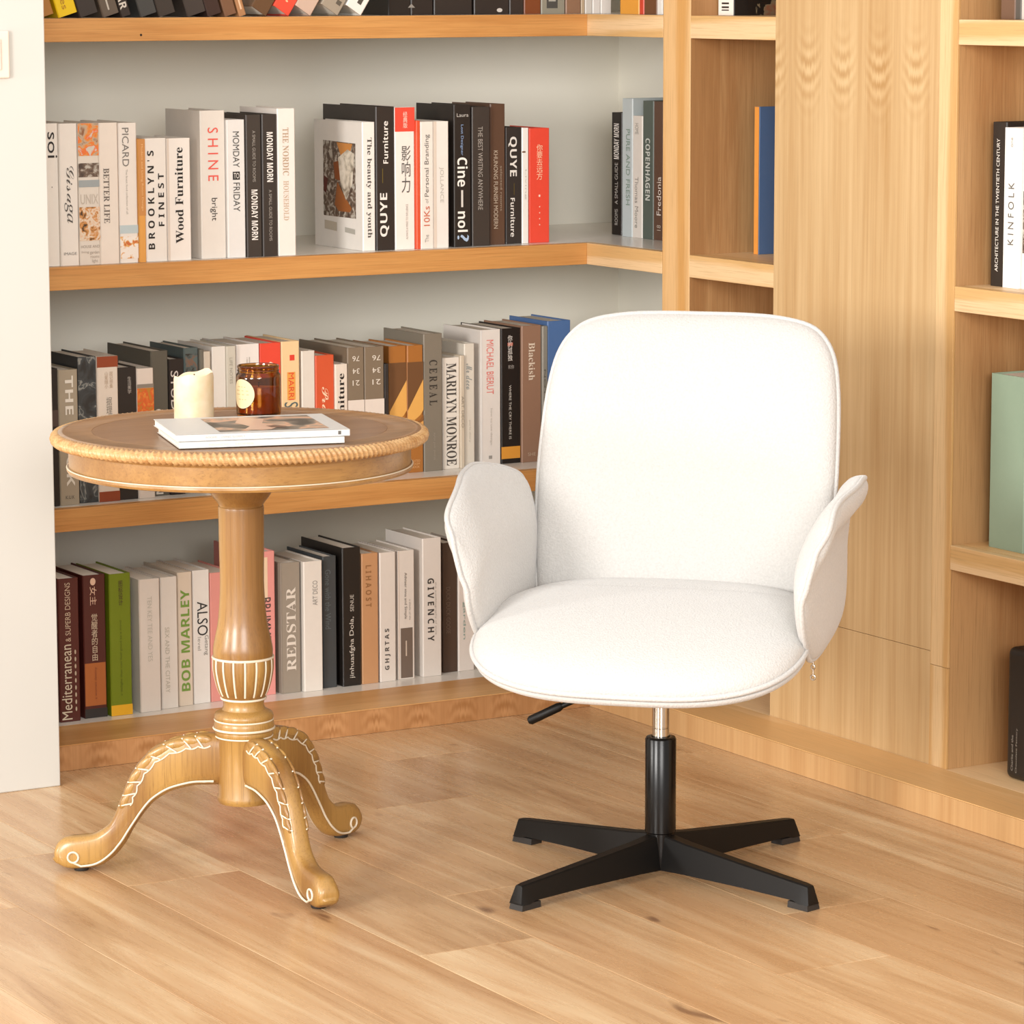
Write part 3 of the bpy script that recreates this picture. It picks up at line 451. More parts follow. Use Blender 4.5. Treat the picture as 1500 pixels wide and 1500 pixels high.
(3.2119,5.975,1.33,0.0378,0.11,0.13,33,0,'e9e3db','white book leaning right with a dark leaf mark,last before the gap','leaning books on the top shelf',[('b',0.76,0.88,'4a463e',0.45,0.7)]),
(3.875,6.139,0.8829,0.0389,0.13,0.2471,0,1,'1f1916','slim black book in the corner of the middle shelf,bold white lettering','books at the corner beside the oak post',[('t','𝗠𝗢𝗡𝗗𝗔𝗬 𝗠𝗢𝗥𝗡','u',0.09,0.38,0.5,0.5,'ddd7cf'),('t','A SMALL GUIDE','u',0.41,0.75,0.5,0.3,'aaa49c'),('t','ROOMS','u',0.79,0.92,0.5,0.3,'aaa49c')]),
(3.862,6.0785,0.8829,0.0381,0.14,0.2772,0,1,'bcc5c6','pale blue-grey book with green spaced capitals in the corner','books at the corner beside the oak post',[('t','PURE AND FRESH','d',0.22,0.77,0.6,0.38,'7f9486')]),
(3.862,6.0393,0.8829,0.0358,0.13,0.2436,0,1,'ddd6cd','short white book in front of the pale blue-grey one','books at the corner beside the oak post',[('t','Thomas Moore','d',0.5,0.92,0.45,0.35,'9a958d'),('t','HOME','d',0.06,0.15,0.45,0.35,'9a958d')]),
(3.862,6.0019,0.8829,0.0395,0.15,0.2746,0,1,'566058','grey-green book with white capitals in the corner of the shelf','books at the corner beside the oak post',[('t','𝗖𝗢𝗣𝗘𝗡𝗛𝗔𝗚𝗘𝗡','d',0.27,0.72,0.5,0.42,'c9cdc6')]),
(3.862,5.9617,0.8829,0.0346,0.15,0.2743,0,1,'5f4638','dark brown book touching the oak post,white word at lower end','books at the corner beside the oak post',[('t','Fredonia','u',0.54,0.82,0.6,0.45,'ddd3c8'),('t','18','u',0.89,0.93,0.6,0.4,'b9ab9c')]),
(3.75,5.9118,1.33,0.0686,0.14,0.22,0,1,'dd9a3c','orange and yellow book left of the oak post on top shelf','books at the corner beside the oak post',[]),
(3.75,5.8421,1.33,0.016,0.14,0.22,0,1,'c8442c','slim red book between orange and brown ones by the post','books at the corner beside the oak post',[]),
(3.75,5.825,1.33,0.0449,0.14,0.22,0,1,'6b4428','brown book near the oak post on the top shelf','books at the corner beside the oak post',[]),
(3.75,5.7791,1.33,0.0182,0.14,0.22,0,1,'e6e1da','thin white book touching the oak post,top shelf','books at the corner beside the oak post',[])]

PIC={}
def picmat(kind):
    if kind in PIC: return PIC[kind]
    m,t,b=nt('printed_'+kind); tc=N(t,'ShaderNodeTexCoord'); v=tc.outputs['Object']
    S={'flower':(60,[(.3,'8a5a3a'),(.42,'b9a48c'),(.5,'d98a3a'),(.58,'e0662e'),(.66,'c9c0b2')]),
       'street':(90,[(.35,'4a3c34'),(.5,'6d5a4c'),(.62,'b5aea2')]),
       'tree':(70,[(.34,'3c2c22'),(.45,'c98a4a'),(.53,'d9cbb8'),(.62,'d9b08c'),(.7,'6a5040')]),
       'blossom':(75,[(.42,'e6ddd3'),(.52,'e6ddd3'),(.57,'dda860'),(.64,'c46a3a')]),
       'marble':(26,[(.35,'2c2c2c'),(.49,'3f4446'),(.515,'8a8a84'),(.54,'41484a'),(.7,'4a3f38')]),
       'orange':(60,[(.35,'d9a040'),(.5,'d45a2c'),(.62,'b98030')]),
       'portrait':(50,[(.38,'2a2624'),(.5,'54605f'),(.58,'7a5a48'),(.66,'586664')]),
       'cloth':(40,[(.35,'8c8070'),(.5,'cfc4b2'),(.65,'e0d6c6')]),
       'photo':(14,[(.36,'4c463e'),(.47,'857a6c'),(.54,'d8a888'),(.6,'a39482'),(.7,'5c5348')]),
       'pattern':(30,[(.46,'1a1613'),(.5,'1a1613'),(.52,'7d7058'),(.7,'8c4a30')])}[kind]
    n=noise(t,v,S[0],3,.55,.6)
    L(t,ramp(t,n,[(a,lin(c)) for a,c in S[1]]),b.inputs['Base Color']); b.inputs['Roughness'].default_value=.4
    PIC[kind]=m; return m
def coverm(h): return plain(h,.42,'book_cover',.1)
TXT=[]
def quad(name,x0,x1,z0,z1,y,m,par):
    th=.0002
    return pyd(name,[(x0,y,z0),(x1,y,z0),(x1,y,z1),(x0,y,z1),(x0,y+th,z0),(x1,y+th,z0),(x1,y+th,z1),(x0,y+th,z1)],[(0,1,2,3),(7,6,5,4),(0,4,5,1),(1,5,6,2),(2,6,7,3),(3,7,4,0)],m,par)
def book(row):
    (x,y,z,w_,d,h,tilt,face,col,label,group,dec)=row
    t=thing('book',label,'book',(x,y,z+.0003),-PI/2 if face else 0,group)
    if tilt:
        t.rotation_euler=(0,math.radians(tilt),0)
        if tilt>0: # leans right, pivot on the lower right corner
            a=math.radians(tilt); t.location=(x-w_*math.cos(a),y,z+w_*math.sin(a)+.0004)
        else: t.location=(x,y,z+.0004)
    tb=min(.0026,w_*.18); bv=min(.0018,w_*.15); m=coverm(col)
    P=[(0,bv),(bv,0),(w_-bv,0),(w_,bv),(w_,d),(w_-tb,d),(w_-tb,tb),(tb,tb),(tb,d),(0,d)]
    n=len(P); v=[(a,b,0) for a,b in P]+[(a,b,h) for a,b in P]
    f=[tuple(range(n))[::-1],tuple(range(n,2*n))]+[(k,(k+1)%n,(k+1)%n+n,k+n) for k in range(n)]
    pyd('cover',v,f,m,t)
    q=min(.003,h*.02); box('page_block',tb+.0001,w_-tb-.0001,tb+.0002,d-.003,q,h-q,M_PAGE,t)
    lay=0
    for D in dec:
        if D[0]=='b':
            _,v0,v1,c,u0,u1=D; lay+=1
            if u1-u0<=0: continue
            quad('colour_band',u0*w_+.0001,u1*w_-.0001,h*(1-v1)+.0001,h*(1-v0)-.0001,-.0003-.00012*lay,plain(c,.45),t)
        elif D[0]=='p':
            _,k,v0,v1,u0,u1=D; lay+=1
            quad('spine_picture',u0*w_+.0002,u1*w_-.0002,h*(1-v1)+.0002,h*(1-v0)-.0002,-.0003-.00012*lay,picmat(k),t)
        elif D[0]=='d':
            y_=-.0005
            pyd('spine_picture',[(0,y_,h*.87),(0,y_,h*.49),(w_,y_,h*.73),(w_,y_,h*.87)],[(0,1,2,3)],plain('6e4a2c',.45),t)
            y_=-.0007
            pyd('spine_picture',[(0,y_,h*.49),(0,y_,h*.40),(w_*.4,y_,h*.41),(w_*.8,y_,h*.45),(w_,y_,h*.49),(w_,y_,h*.73)],[(0,1,2,3,4,5)],plain('e0a858',.45),t)
            pyd('spine_picture',[(0,y_,h*.375),(w_*.5,y_,h*.37),(w_,y_,h*.41),(w_,y_,h*.455),(w_*.75,y_,h*.41),(w_*.4,y_,h*.395),(0,y_,h*.39)],[(0,1,2,3,4,5,6)],plain('8a5a30',.45),t)
            pyd('spine_picture',[(0,y_,h*.30),(w_,y_,h*.30),(w_,y_,h*.405),(w_*.5,y_,h*.365),(0,y_,h*.37)],[(0,1,2,3,4)],plain('d9a058',.45),t)
        elif D[0]=='c':
            # still-life photograph printed on the left board
            def cq(pts,c,o):
                pyd('cover_picture',[(-o,d*(1-a)*.99,h*(1-b_)) for a,b_ in pts],[tuple(range(len(pts)))],c if not isinstance(c,str) else plain(c,.4),t)
            cq([(.18,.16+.0),(.86,.17),(.86,.755),(.18,.755)],picmat('street'),.0004)
            cq([(.47,.17),(.80,.175),(.72,.29),(.57,.29)],'c98540',.0007)
            cq([(.40,.33),(.54,.31),(.60,.42),(.55,.47),(.43,.46)],'8a4a20',.0007)
            cq([(.42,.66),(.48,.48),(.62,.58),(.78,.68),(.74,.71),(.5,.71)],'96582a',.0007)
            cq([(.50,.29),(.70,.22),(.84,.25),(.80,.48),(.66,.62),(.55,.50)],picmat('cloth'),.0009)
            cq([(.20,.44),(.28,.46),(.24,.58),(.19,.56)],'5a2018',.0007)
            cq([(.20,.79),(.46,.80),(.46,.87),(.20,.86)],'c4b9a8',.0005); cq([(.63,.83),(.84,.84),(.84,.88),(.63,.87)],'b3aea4',.0005)
        elif D[0]=='t': TXT.append((t,w_,h,D,lay))
    return t
for row in BOOKS: book(row)
def extra(row,side=None):
    o=book(row); return o
# compartment books facing the room
G2='books in the oak compartments'
b1=extra((3.82,5.5475,ZB,.0145,.19,.2768,0,1,'53709a','blue book with an orange spine standing beside the wide oak panel',G2,[('b',0,1,'dd9340',0,1)]))
b2=extra((3.765,5.590,ZA,.050,.19,.24,0,1,'1d1916','book with white spine and patterned black cover in the upper oak compartment',G2,[('b',0,1,'e8e2da',0,1),('b',.90,.915,'2a2624',.22,.7),('b',.93,.945,'2a2624',.22,.7),('b',.955,.965,'2a2624',.22,.7)]))
pyd('cover_picture',[(.0505,.03,.0),(.0505,.18,.0),(.0505,.18,.2),(.0505,.03,.2)],[(0,1,2,3)],picmat('pattern'),b2)
b3=extra((3.765,4.7475,ZA,.0385,.17,.23,0,1,'6e5240','dark brown book, first in the top right compartment',G2,[]))
b4=extra((3.765,4.7085,ZA,.0150,.17,.23,0,1,'55504a','thin dark grey book between brown and pale ones, top right compartment',G2,[]))
b5=extra((3.765,4.6930,ZA,.0300,.17,.23,0,1,'c9c3bb','pale grey book, rightmost in the top right compartment',G2,[]))
b6=extra((3.765,4.7625,ZB,.0375,.20,.2760,0,1,'221d1a','black book with small white capitals reading upward, right compartment',G2,[('t','ARCHITECTURE IN THE TWENTIETH CENTURY','u',.10,.91,.45,.22,'ddd7ce')]))
b7=extra((3.760,4.7240,ZB,.0420,.20,.2680,0,1,'f0ece5','white book with widely spaced thin capitals reading upward, right compartment',G2,[('t','K I N F O L K','u',.34,.73,.5,.36,'5c5853'),('t','one','u',.06,.12,.5,.12,'a09a92')]))
b8=extra((3.765,4.6810,ZB,.0600,.20,.2730,0,1,'dedad5','pale book with a grey photograph on its spine at the right picture edge',G2,[('p','street',.40,.78,.06,1)]))
b9=extra((3.752,4.7380,ZCs,.0935,.20,.2975,0,1,'8fa38d','large sage green book standing in the right compartment',G2,[]))
b10=extra((3.752,4.6435,ZCs,.0800,.20,.2960,0,1,'a3b09f','second sage green book at the right picture edge, lighter',G2,[]))
# the black one on the plinth has rounded corners
bk=thing('book','black book with rounded corners and tiny pale print, lowest right compartment','book',(3.752,4.683,ZD+.0003),-PI/2,G2)
bmx=box('cover',0,.078,0,.17,0,.228,coverm('191512'),bk,.012,5)
box('page_block',.010,.068,.168,.172,.012,.216,M_PAGE,bk)
TXT.append((bk,.078,.228,('t','Charlie and the','u',.66,.93,.27,.07,'8d857a'),3)); TXT.append((bk,.078,.228,('t','Chocolate Factory','u',.60,.94,.42,.07,'8d857a'),3))
# ---- lettering
cur=[]
for (par,w_,h,D,lay) in TXT:
    cu=bpy.data.curves.new('title','FONT'); cu.body=D[1]; cu.align_x='CENTER'; cu.resolution_u=3; cu.space_line=.95
    o=bpy.data.objects.new('tmp',cu); C.objects.link(o); cur.append(o)
bpy.context.view_layer.update(); dg=bpy.context.evaluated_depsgraph_get()
for o,(par,w_,h,D,lay) in zip(cur,TXT):
    _,s,rot,v0,v1,sc,cap,colr=D
    me=bpy.data.meshes.new_from_object(o.evaluated_get(dg)); me.name='title'
    xs=[v.co.x for v in me.vertices]; ys=[v.co.y for v in me.vertices]
    ax,bx,ay,by=min(xs),max(xs),min(ys),max(ys)
    z1=h*(1-v0); z0=h*(1-v1); cx=sc*w_; H=cap*w_; yy=-.0008-.00012*lay
    for v in me.vertices:
        a=(v.co.x-ax)/(bx-ax)-.5; b_=(v.co.y-ay)/max(by-ay,1e-6)-.5
        if rot=='d': X=cx+b_*H; Z=(z0+z1)/2-a*(z1-z0)
        elif rot=='u': X=cx-b_*H; Z=(z0+z1)/2+a*(z1-z0)
        elif rot=='f': X=cx-a*H; Z=(z0+z1)/2-b_*(z1-z0)
        else: X=cx+a*H; Z=(z0+z1)/2+b_*(z1-z0)
        v.co=(X,yy,Z)
    me.materials.clear()
    link('title',me,plain(colr,.5),par)
for o in cur:
    cu=o.data; bpy.data.objects.remove(o); bpy.data.curves.remove(cu)
# ================================================================ THE TABLE
TX,TY=2.438,4.945
tb=thing('side_table','round carved wooden pedestal table with rope edge and three scroll feet','table',(TX,TY,0))
lathe('tabletop',[(.20,.690),(.268,.690),(.272,.694),(.284,.696),(.285,.704),(.281,.7072),(.2745,.7074),(.273,.7062),(.2300,.7062),(.2296,.7055),(.05,.7055)],T_TOP,tb,128)
lathe('inlay_disc',[(.2292,.7056),(.2290,.7061),(.10,.70615),(.02,.7062)],T_INL,tb,128)
# rope moulding
v=[];f=[]; NN=1440; nr=12; R0=.2840; r0=.0092
for i in range(NN):
    a=2*PI*i/NN
    for k in range(nr):
        ph=2*PI*k/nr; rr=r0*(1+.20*math.cos(190*a+2*ph))
        v.append(((R0+rr*math.cos(ph))*math.cos(a),(R0+rr*math.cos(ph))*math.sin(a),.6965+rr*1.0*math.sin(ph)))
for i in range(NN):
    j=(i+1)%NN
    for k in range(nr): f.append((i*nr+k,j*nr+k,j*nr+(k+1)%nr,i*nr+(k+1)%nr))
o=pyd('rope_moulding',v,f,T_ROPE,tb,True)
lathe('apron',[(.22,.650),(.2655,.650),(.2662,.654),(.2665,.681),(.269,.6835),(.270,.687),(.268,.690),(.22,.690)],T_WOODH,tb,128)
lathe('lower_bead',[(.20,.6425),(.262,.6425),(.2675,.644),(.2695,.6475),(.2685,.6515),(.265,.6530),(.22,.6530)],T_WOODH,tb,128)
lathe('glaze_line',[(.2688,.6508),(.2700,.6515),(.2692,.6526),(.2676,.6528)],M_GLAZE,tb,128,cap=False)
prof=[(.058,.6428),(.055,.625),(.046,.603),(.0378,.592),(.0345,.586),(.0358,.583),(.0356,.56),(.0354,.521),(.0346,.467),(.0362,.43),(.0392,.399),(.0435,.378),(.0462,.3645),(.0472,.356),(.0468,.348)]
cm=catmull([Vector((a,0,b_)) for a,b_ in prof],4)
lathe('column',[(q.x,q.z) for q in cm],T_WOOD,tb,48)
fp=[(.0462,.3485),(.0478,.343),(.0482,.330),(.0468,.3186),(.0440,.305),(.0400,.292),(.0345,.281)]
fc=[(q.x,q.z) for q in catmull([Vector((a,0,b_)) for a,b_ in fp],4)]
bulb=lathe('fluted_collar',fc,T_WOOD,tb,128,rmod=lambda i,a:1-.055*(abs(math.cos(8*a))**10)*(1 if 2<i<len(fc)-2 else 0))
fl_p=[]
for k in range(16):
    a=PI/16*(2*k)
    fl_p.append([((r_-.0012)*math.cos(a),(r_-.0012)*math.sin(a),z_) for r_,z_ in fc[3:-2]])
tubes('glaze_line',fl_p,.0016,M_GLAZE,bulb,n=6)
def ring(z,r_,rad,par): tubes('glaze_line',[[(r_*math.cos(2*PI*k/64),r_*math.sin(2*PI*k/64),z) for k in range(64)]],rad,M_GLAZE,par,True,6)
ring(.3455,.0475,.0020,bulb); ring(.2800,.0350,.0018,bulb)
tp=[(.0345,.281),(.0322,.274),(.0320,.268),(.0345,.262),(.0400,.2595),(.0450,.2565),(.0470,.2515),(.0462,.2465),(.0452,.2455),(.0465,.2440),(.0478,.2385),(.0478,.233),(.0466,.229),(.0458,.228),(.0462,.2265),(.0458,.222),(.0436,.218),(.0424,.216),(.0422,.17),(.0422,.1265),(.0436,.1225),(.0436,.1175),(.0410,.1125),(.030,.1115)]
base=lathe('turned_base',tp,T_WOOD,tb,48)
ring(.2457,.0458,.0014,base); ring(.2325,.0477,.0019,base); ring(.2195,.0448,.0013,base)
top=[(.034,.222),(.0459,.2233),(.072,.2222),(.0982,.2176),(.1348,.2043),(.1637,.18),(.1822,.1523),(.1935,.125),(.2015,.1047),(.2085,.088),(.2180,.0735),(.2383,.0605),(.2601,.0570),(.2854,.0545),(.298,.0455),(.3034,.034),(.3034,.0233)]
bot=[(.034,.1406),(.0471,.1406),(.0600,.1402),(.0777,.1394),(.0980,.1352),(.1144,.1304),(.1300,.1222),(.1432,.1126),(.1560,.0985),(.1653,.086),(.1760,.0700),(.1900,.0450),(.2063,.0250),(.2284,.0095),(.2539,.0045),(.2797,.0045),(.2950,.0110)]
hw=[.0205,.0205,.0200,.0195,.0190,.0185,.0180,.0175,.0172,.0170,.0170,.0172,.0178,.0185,.0190,.0188,.0150]
T3=catmull([Vector((a,0,b_)) for a,b_ in top],4); B3=catmull([Vector((a,0,b_)) for a,b_ in bot],4); H3=catmull([Vector((a,0,0)) for a in hw],4)
def leg(az):
    ca,sa=math.cos(az),math.sin(az)
    def W(u,s,z): return (u*ca-s*sa,u*sa+s*ca,z)
    v=[];f=[]; n=20
    for a,b_,h_ in zip(T3,B3,H3):
        c=(a+b_)/2; hv=(a-b_)/2
        for k in range(n):
            an=2*PI*k/n; cx,sx=math.cos(an),math.sin(an)
            s_=h_.x*math.copysign(abs(cx)**.62,cx); q=math.copysign(abs(sx)**.62,sx)
            P=c+hv*q; v.append(W(P.x,s_,P.z))
    M=len(T3)
    for i in range(M-1):
        for k in range(n): f.append((i*n+k,i*n+(k+1)%n,(i+1)*n+(k+1)%n,(i+1)*n+k))
    f.append(tuple(range(n))); 
    # rounded toe
    e=len(v); a,b_,h_=T3[-1],B3[-1],H3[-1]; c=(a+b_)/2
    for st in (.6,.85):
        for k in range(n):
            an=2*PI*k/n; cx,sx=math.cos(an),math.sin(an); sh=math.sqrt(1-st*st)
            s_=h_.x*sh*math.copysign(abs(cx)**.62,cx); P=c+(a-b_)/2*sh*math.copysign(abs(sx)**.62,sx)+Vector((.006*st,0,0)); v.append(W(P.x,s_,P.z))
    f+= [((M-1)*n+k,(M-1)*n+(k+1)%n,e+(k+1)%n,e+k) for k in range(n)]
    f+= [(e+k,e+(k+1)%n,e+n+(k+1)%n,e+n+k) for k in range(n)]+[tuple(e+n+k for k in range(n))]
    lg=pyd('leg',v,f,T_WOOD,tb,True); shade(lg,70)
    # cream lines: along the lower rim, curling at the foot
    paths=[]
    for sd in (-1,1):
        q=[]
        for i in range(4,4*16):
            a,b_,h_=T3[i],B3[i],H3[i]
            if b_.x>.256: break
            P=b_+(a-b_)*min(.16,.0085/max((a-b_).length,1e-4)); q.append(W(P.x,sd*(h_.x*.985),P.z))
        cu,cz,cr=.272,.0245,.0085
        for k in range(0,17):
            an=-PI/2+ (k/16)*2*PI*.98; q.append(W(cu+cr*math.cos(an),sd*.0192,cz+cr*math.sin(an)))
        paths.append(q)
    tubes('glaze_line',paths,.0019,M_GLAZE,lg,n=6)
    # acanthus lobes along the knee
    v=[];f=[];lines=[]
    I0,I1=5,31; K=8
    def on(i,drop,sd,outw=0):
        i=max(0,min(len(T3)-1.001,i)); j=int(i); fr=i-j
        a=T3[j].lerp(T3[j+1],fr); b_=B3[j].lerp(B3[j+1],fr); h_=H3[j].x*(1-fr)+H3[j+1].x*fr
        dv=(b_-a).normalized(); P=a+dv*drop
        # side position follows the rounded section
        tt=max(0,min(1,1-drop/((a-b_).length/2))); s_=h_*(max(0,1-tt**3.2))**(1/3.2)
        return P,s_*sd*1.0,dv
    for sd in (-1,1):
        scal=[]
        for kk in range(K):
            i0=I0+(I1-I0)*kk/K; i1=I0+(I1-I0)*(kk+1)/K; im=(i0+i1)/2
            P,s_,dv=on(im,.0085,sd)
            tg=(T3[int(i1)]-T3[int(i0)]).normalized() if int(i1)>int(i0) else Vector((1,0,0))
            nrm=Vector((-dv.x,0,-dv.z)); ln=(T3[min(int(i1)+1,len(T3)-1)]-T3[int(i0)]).length*.50; hh=.0090-.0025*kk/K
            b0=len(v)
            for a_ in range(7):
                th=PI*a_/6
                for c_ in range(8):
                    ps=2*PI*c_/8
                    lx=math.cos(th)*ln; lz=math.sin(th)*math.cos(ps)*hh; ls=math.sin(th)*math.sin(ps)*.0035
                    q=P+tg*(lx+lz*.45)+nrm*lz; v.append(W(q.x,s_*.93+ls,q.z))
            for a_ in range(6):
                for c_ in range(8): f.append((b0+a_*8+c_,b0+(a_+1)*8+c_,b0+(a_+1)*8+(c_+1)%8,b0+a_*8+(c_+1)%8))
            vein=[]
            for m_ in range(7):
                tt=m_/6; dr=.0195*(1-tt)+.0015*tt
                P2,s2,_=on(i1-.9+1.3*tt-(1-tt)*.4,dr,sd); vein.append(W(P2.x,s2*1.02+sd*.0012,P2.z))
            lines.append(vein)
            for m_ in range(6):
                tt=m_/6; dr=.0175+.0030*math.sin(PI*tt)
                P2,s2,_=on(i0+(i1-i0)*tt,dr,sd); scal.append(W(P2.x,s2*1.0+sd*.0004,P2.z))
        lines.append(scal)
    cv=pyd('carved_leaf',v,f,T_WOOD,lg,True)
    tubes('glaze_line',lines,.0013,M_GLAZE,lg,n=5)
    lathe('glide',[(.011,0.0003),(.012,.002),(.012,.0062)],M_RUB,lg,20,loc=W(.262,0,0)[:2])
for az in (148,268.5,27): leg(math.radians(az))
TT=.7076
# magazines
def magazine(name,label,N0,dirx,wd,dp,z,th,photo,grp):
    a=math.atan2(dirx[1],dirx[0]); t=thing(name,label,'magazine',(N0[0],N0[1],z),a,grp)
    white=plain('d2cfca',.4,'magazine_cover')
    P=[(0,0),(wd,0),(wd,dp),(0,dp)]
    box('page_block',.002,wd-.0015,.0015,dp-.001,.0006,th-.0006,M_PAGE,t)
    v=[];f=[]
    def sheet(z0,z1):
        b0=len(v)
        for z_ in (z0,z1): v.extend([(a_,b_,z_) for a_,b_ in P])
        f.extend([(b0+3,b0+2,b0+1,b0),(b0+4,b0+5,b0+6,b0+7)]+[(b0+k,b0+(k+1)%4,b0+(k+1)%4+4,b0+k+4) for k in range(4)])
    sheet(0,.0006); sheet(th-.0006,th)
    b0=len(v); v.extend([(0,0,0),(wd,0,0),(wd,0,th),(0,0,th),(0,.0012,0),(wd,.0012,0),(wd,.0012,th),(0,.0012,th)]); f.extend([(b0,b0+1,b0+2,b0+3),(b0+4,b0+7,b0+6,b0+5),(b0,b0+3,b0+7,b0+4),(b0+1,b0+5,b0+6,b0+2)])
    pyd('cover',v,f,white,t)
    return t
dx=Vector((.255,-.071)).normalized()
m1=magazine('magazine','lower white magazine of the pair lying on the round table',(2.2505,4.7690),dx,.2515,.200,TT,.0098,False,'magazines on the round table')
m2=magazine('magazine','upper white magazine with a grey and skin-toned cover photograph',(2.2475,4.7740),(dx.x,dx.y),.265,.203,TT+.0101,.0100,True,'magazines on the round table')
pyd('cover_photo',[(.070,.018,.0103),(.238,.022,.0103),(.238,.188,.0103),(.070,.184,.0103)],[(0,1,2,3)],picmat('photo'),m2)
pyd('cover_photo',[(.108,.03,.0106),(.150,.028,.0106),(.170,.06,.0106),(.150,.10,.0106),(.165,.16,.0106),(.130,.18,.0106),(.112,.12,.0106),(.125,.07,.0106)],[tuple(range(8))],plain('d9b39a',.35),m2)
pyd('cover_photo',[(.155,.05,.0107),(.175,.045,.0107),(.180,.06,.0107),(.165,.075,.0107),(.15,.07,.0107)],[(0,1,2,3,4)],plain('7a5a48',.35),m2)
def flat_text(s,par,x0,x1,z0,z1,y,colr,plane='front'):
    cu=bpy.data.curves.new('t','FONT'); cu.body=s; o=bpy.data.objects.new('tmp',cu); C.objects.link(o)
    bpy.context.view_layer.update(); me=bpy.data.meshes.new_from_object(o.evaluated_get(bpy.context.evaluated_depsgraph_get()))
    xs=[v.co.x for v in me.vertices]; ys=[v.co.y for v in me.vertices]; ax,bx,ay,by=min(xs),max(xs),min(ys),max(ys)
    for v in me.vertices: v.co=(x0+(v.co.x-ax)/(bx-ax)*(x1-x0),y,z0+(v.co.y-ay)/(by-ay)*(z1-z0))
    me.materials.clear(); bpy.data.objects.remove(o); bpy.data.curves.remove(cu)
    return link('spine_print',me,plain(colr,.5),par)
flat_text('ROOMS – LIVING SLOWLY',m2,.045,.105,.0035,.0065,-.0004,'a8a29a'); flat_text('a guide to quiet rooms',m2,.115,.160,.0038,.0062,-.0004,'c2bcb3')
pyd('spine_mark',[(.247,-.0004,.0025),(.2515,-.0004,.0025),(.2515,-.0004,.0080),(.247,-.0004,.0080)],[(0,1,2,3)],plain('5a5550',.5),m2)
flat_text('NORDIC   HOMES',m1,.045,.112,.0030,.0062,-.0004,'c9c2b8')
# pillar candle with a melted rim
cx,cy=2.4325,5.098
cn=thing('pillar_candle','cream pillar candle with a wavy melted rim behind the magazines','candle',(cx,cy,TT-.0006))
v=[];f=[];n=48; rr=.0318; hts=[]
def rim(a): return .0715+.0022*math.sin(2*a+.6)+.0018*math.sin(5*a)+.0038*math.cos(a+.35)
rows=[0,.0015,.25,.5,.75,.93,1.0]
for i,q in enumerate(rows):
    for k in range(n):
        a=2*PI*k/n; z_=q*rim(a) if i else 0; r_=rr*(1-(.0 if i else .03))*(1+.006*math.sin(9*a+6*q)*q)
        if q==1.0: r_-=.0012
        v.append((r_*math.cos(a),r_*math.sin(a),z_))
for r_,dz in ((.0285,-.002),(.0265,-.010),(.018,-.0145),(.004,-.015)):
    for k in range(n):
        a=2*PI*k/n; v.append((r_*math.cos(a),r_*math.sin(a),(rim(a) if dz>-.009 else .0735)+dz))
for i in range(10):
    for k in range(n): f.append((i*n+k,i*n+(k+1)%n,(i+1)*n+(k+1)%n,(i+1)*n+k))
f.append(tuple(range(n))[::-1]); f.append(tuple(10*n+k for k in range(n)))
wax,t,b=nt('candle_wax'); b.inputs['Base Color'].default_value=lin('f8ead2'); b.inputs['Roughness'].default_value=.45; b.inputs['Subsurface Weight'].default_value=.35; b.inputs['Subsurface Radius'].default_value=(.02,.012,.006)
g=N(t,'ShaderNodeTexCoord'); L(t,ramp(t,noise(t,g.outputs['Object'],30,3),[(.3,lin('d3bb94')),(.7,lin('dccdb2'))]),b.inputs['Base Color'])
o=pyd('wax_body',v,f,wax,cn,True); shade(o,60)
tubes('wick',[[(0,0,.058),(.0005,0,.066),(.002,.001,.071)]],.0011,plain('3a2c22',.8,'wick'),cn,n=6)
# amber jar candle
jx,jy=2.5315,5.066
jr=thing('candle_jar','amber glass candle jar with a round cream label, on the round table','jar',(jx,jy,TT-.0006))
gl,t,b=nt('amber_glass'); b.inputs['Base Color'].default_value=lin('bd8434'); b.inputs['Roughness'].default_value=.03; b.inputs['Transmission Weight'].default_value=1.0; b.inputs['IOR'].default_value=1.45
prof=[(.001,.0005),(.030,.0005),(.0345,.002),(.0357,.006),(.0357,.064),(.0350,.0685),(.0330,.0712),(.0325,.0725),(.0335,.0738),(.0338,.0752),(.0326,.0765),(.0328,.0785),(.0336,.0800),(.0334,.0822),(.0322,.0832),(.0308,.0824),(.0303,.0800),(.0303,.072),(.0330,.066),(.0332,.008),(.030,.005),(.001,.0045)]
lathe('jar_glass',prof,gl,jr,72,cap=False)
waxj=plain('d08a4c',.5,'amber_wax'); lathe('wax_fill',[(.001,.0052),(.0325,.0082),(.0328,.050),(.030,.0505),(.001,.0500)],waxj,jr,48)
tubes('wick',[[(0,0,.049),(.0005,0,.058)]],.001,plain('3a2c22',.8,'wick'),jr,n=6)
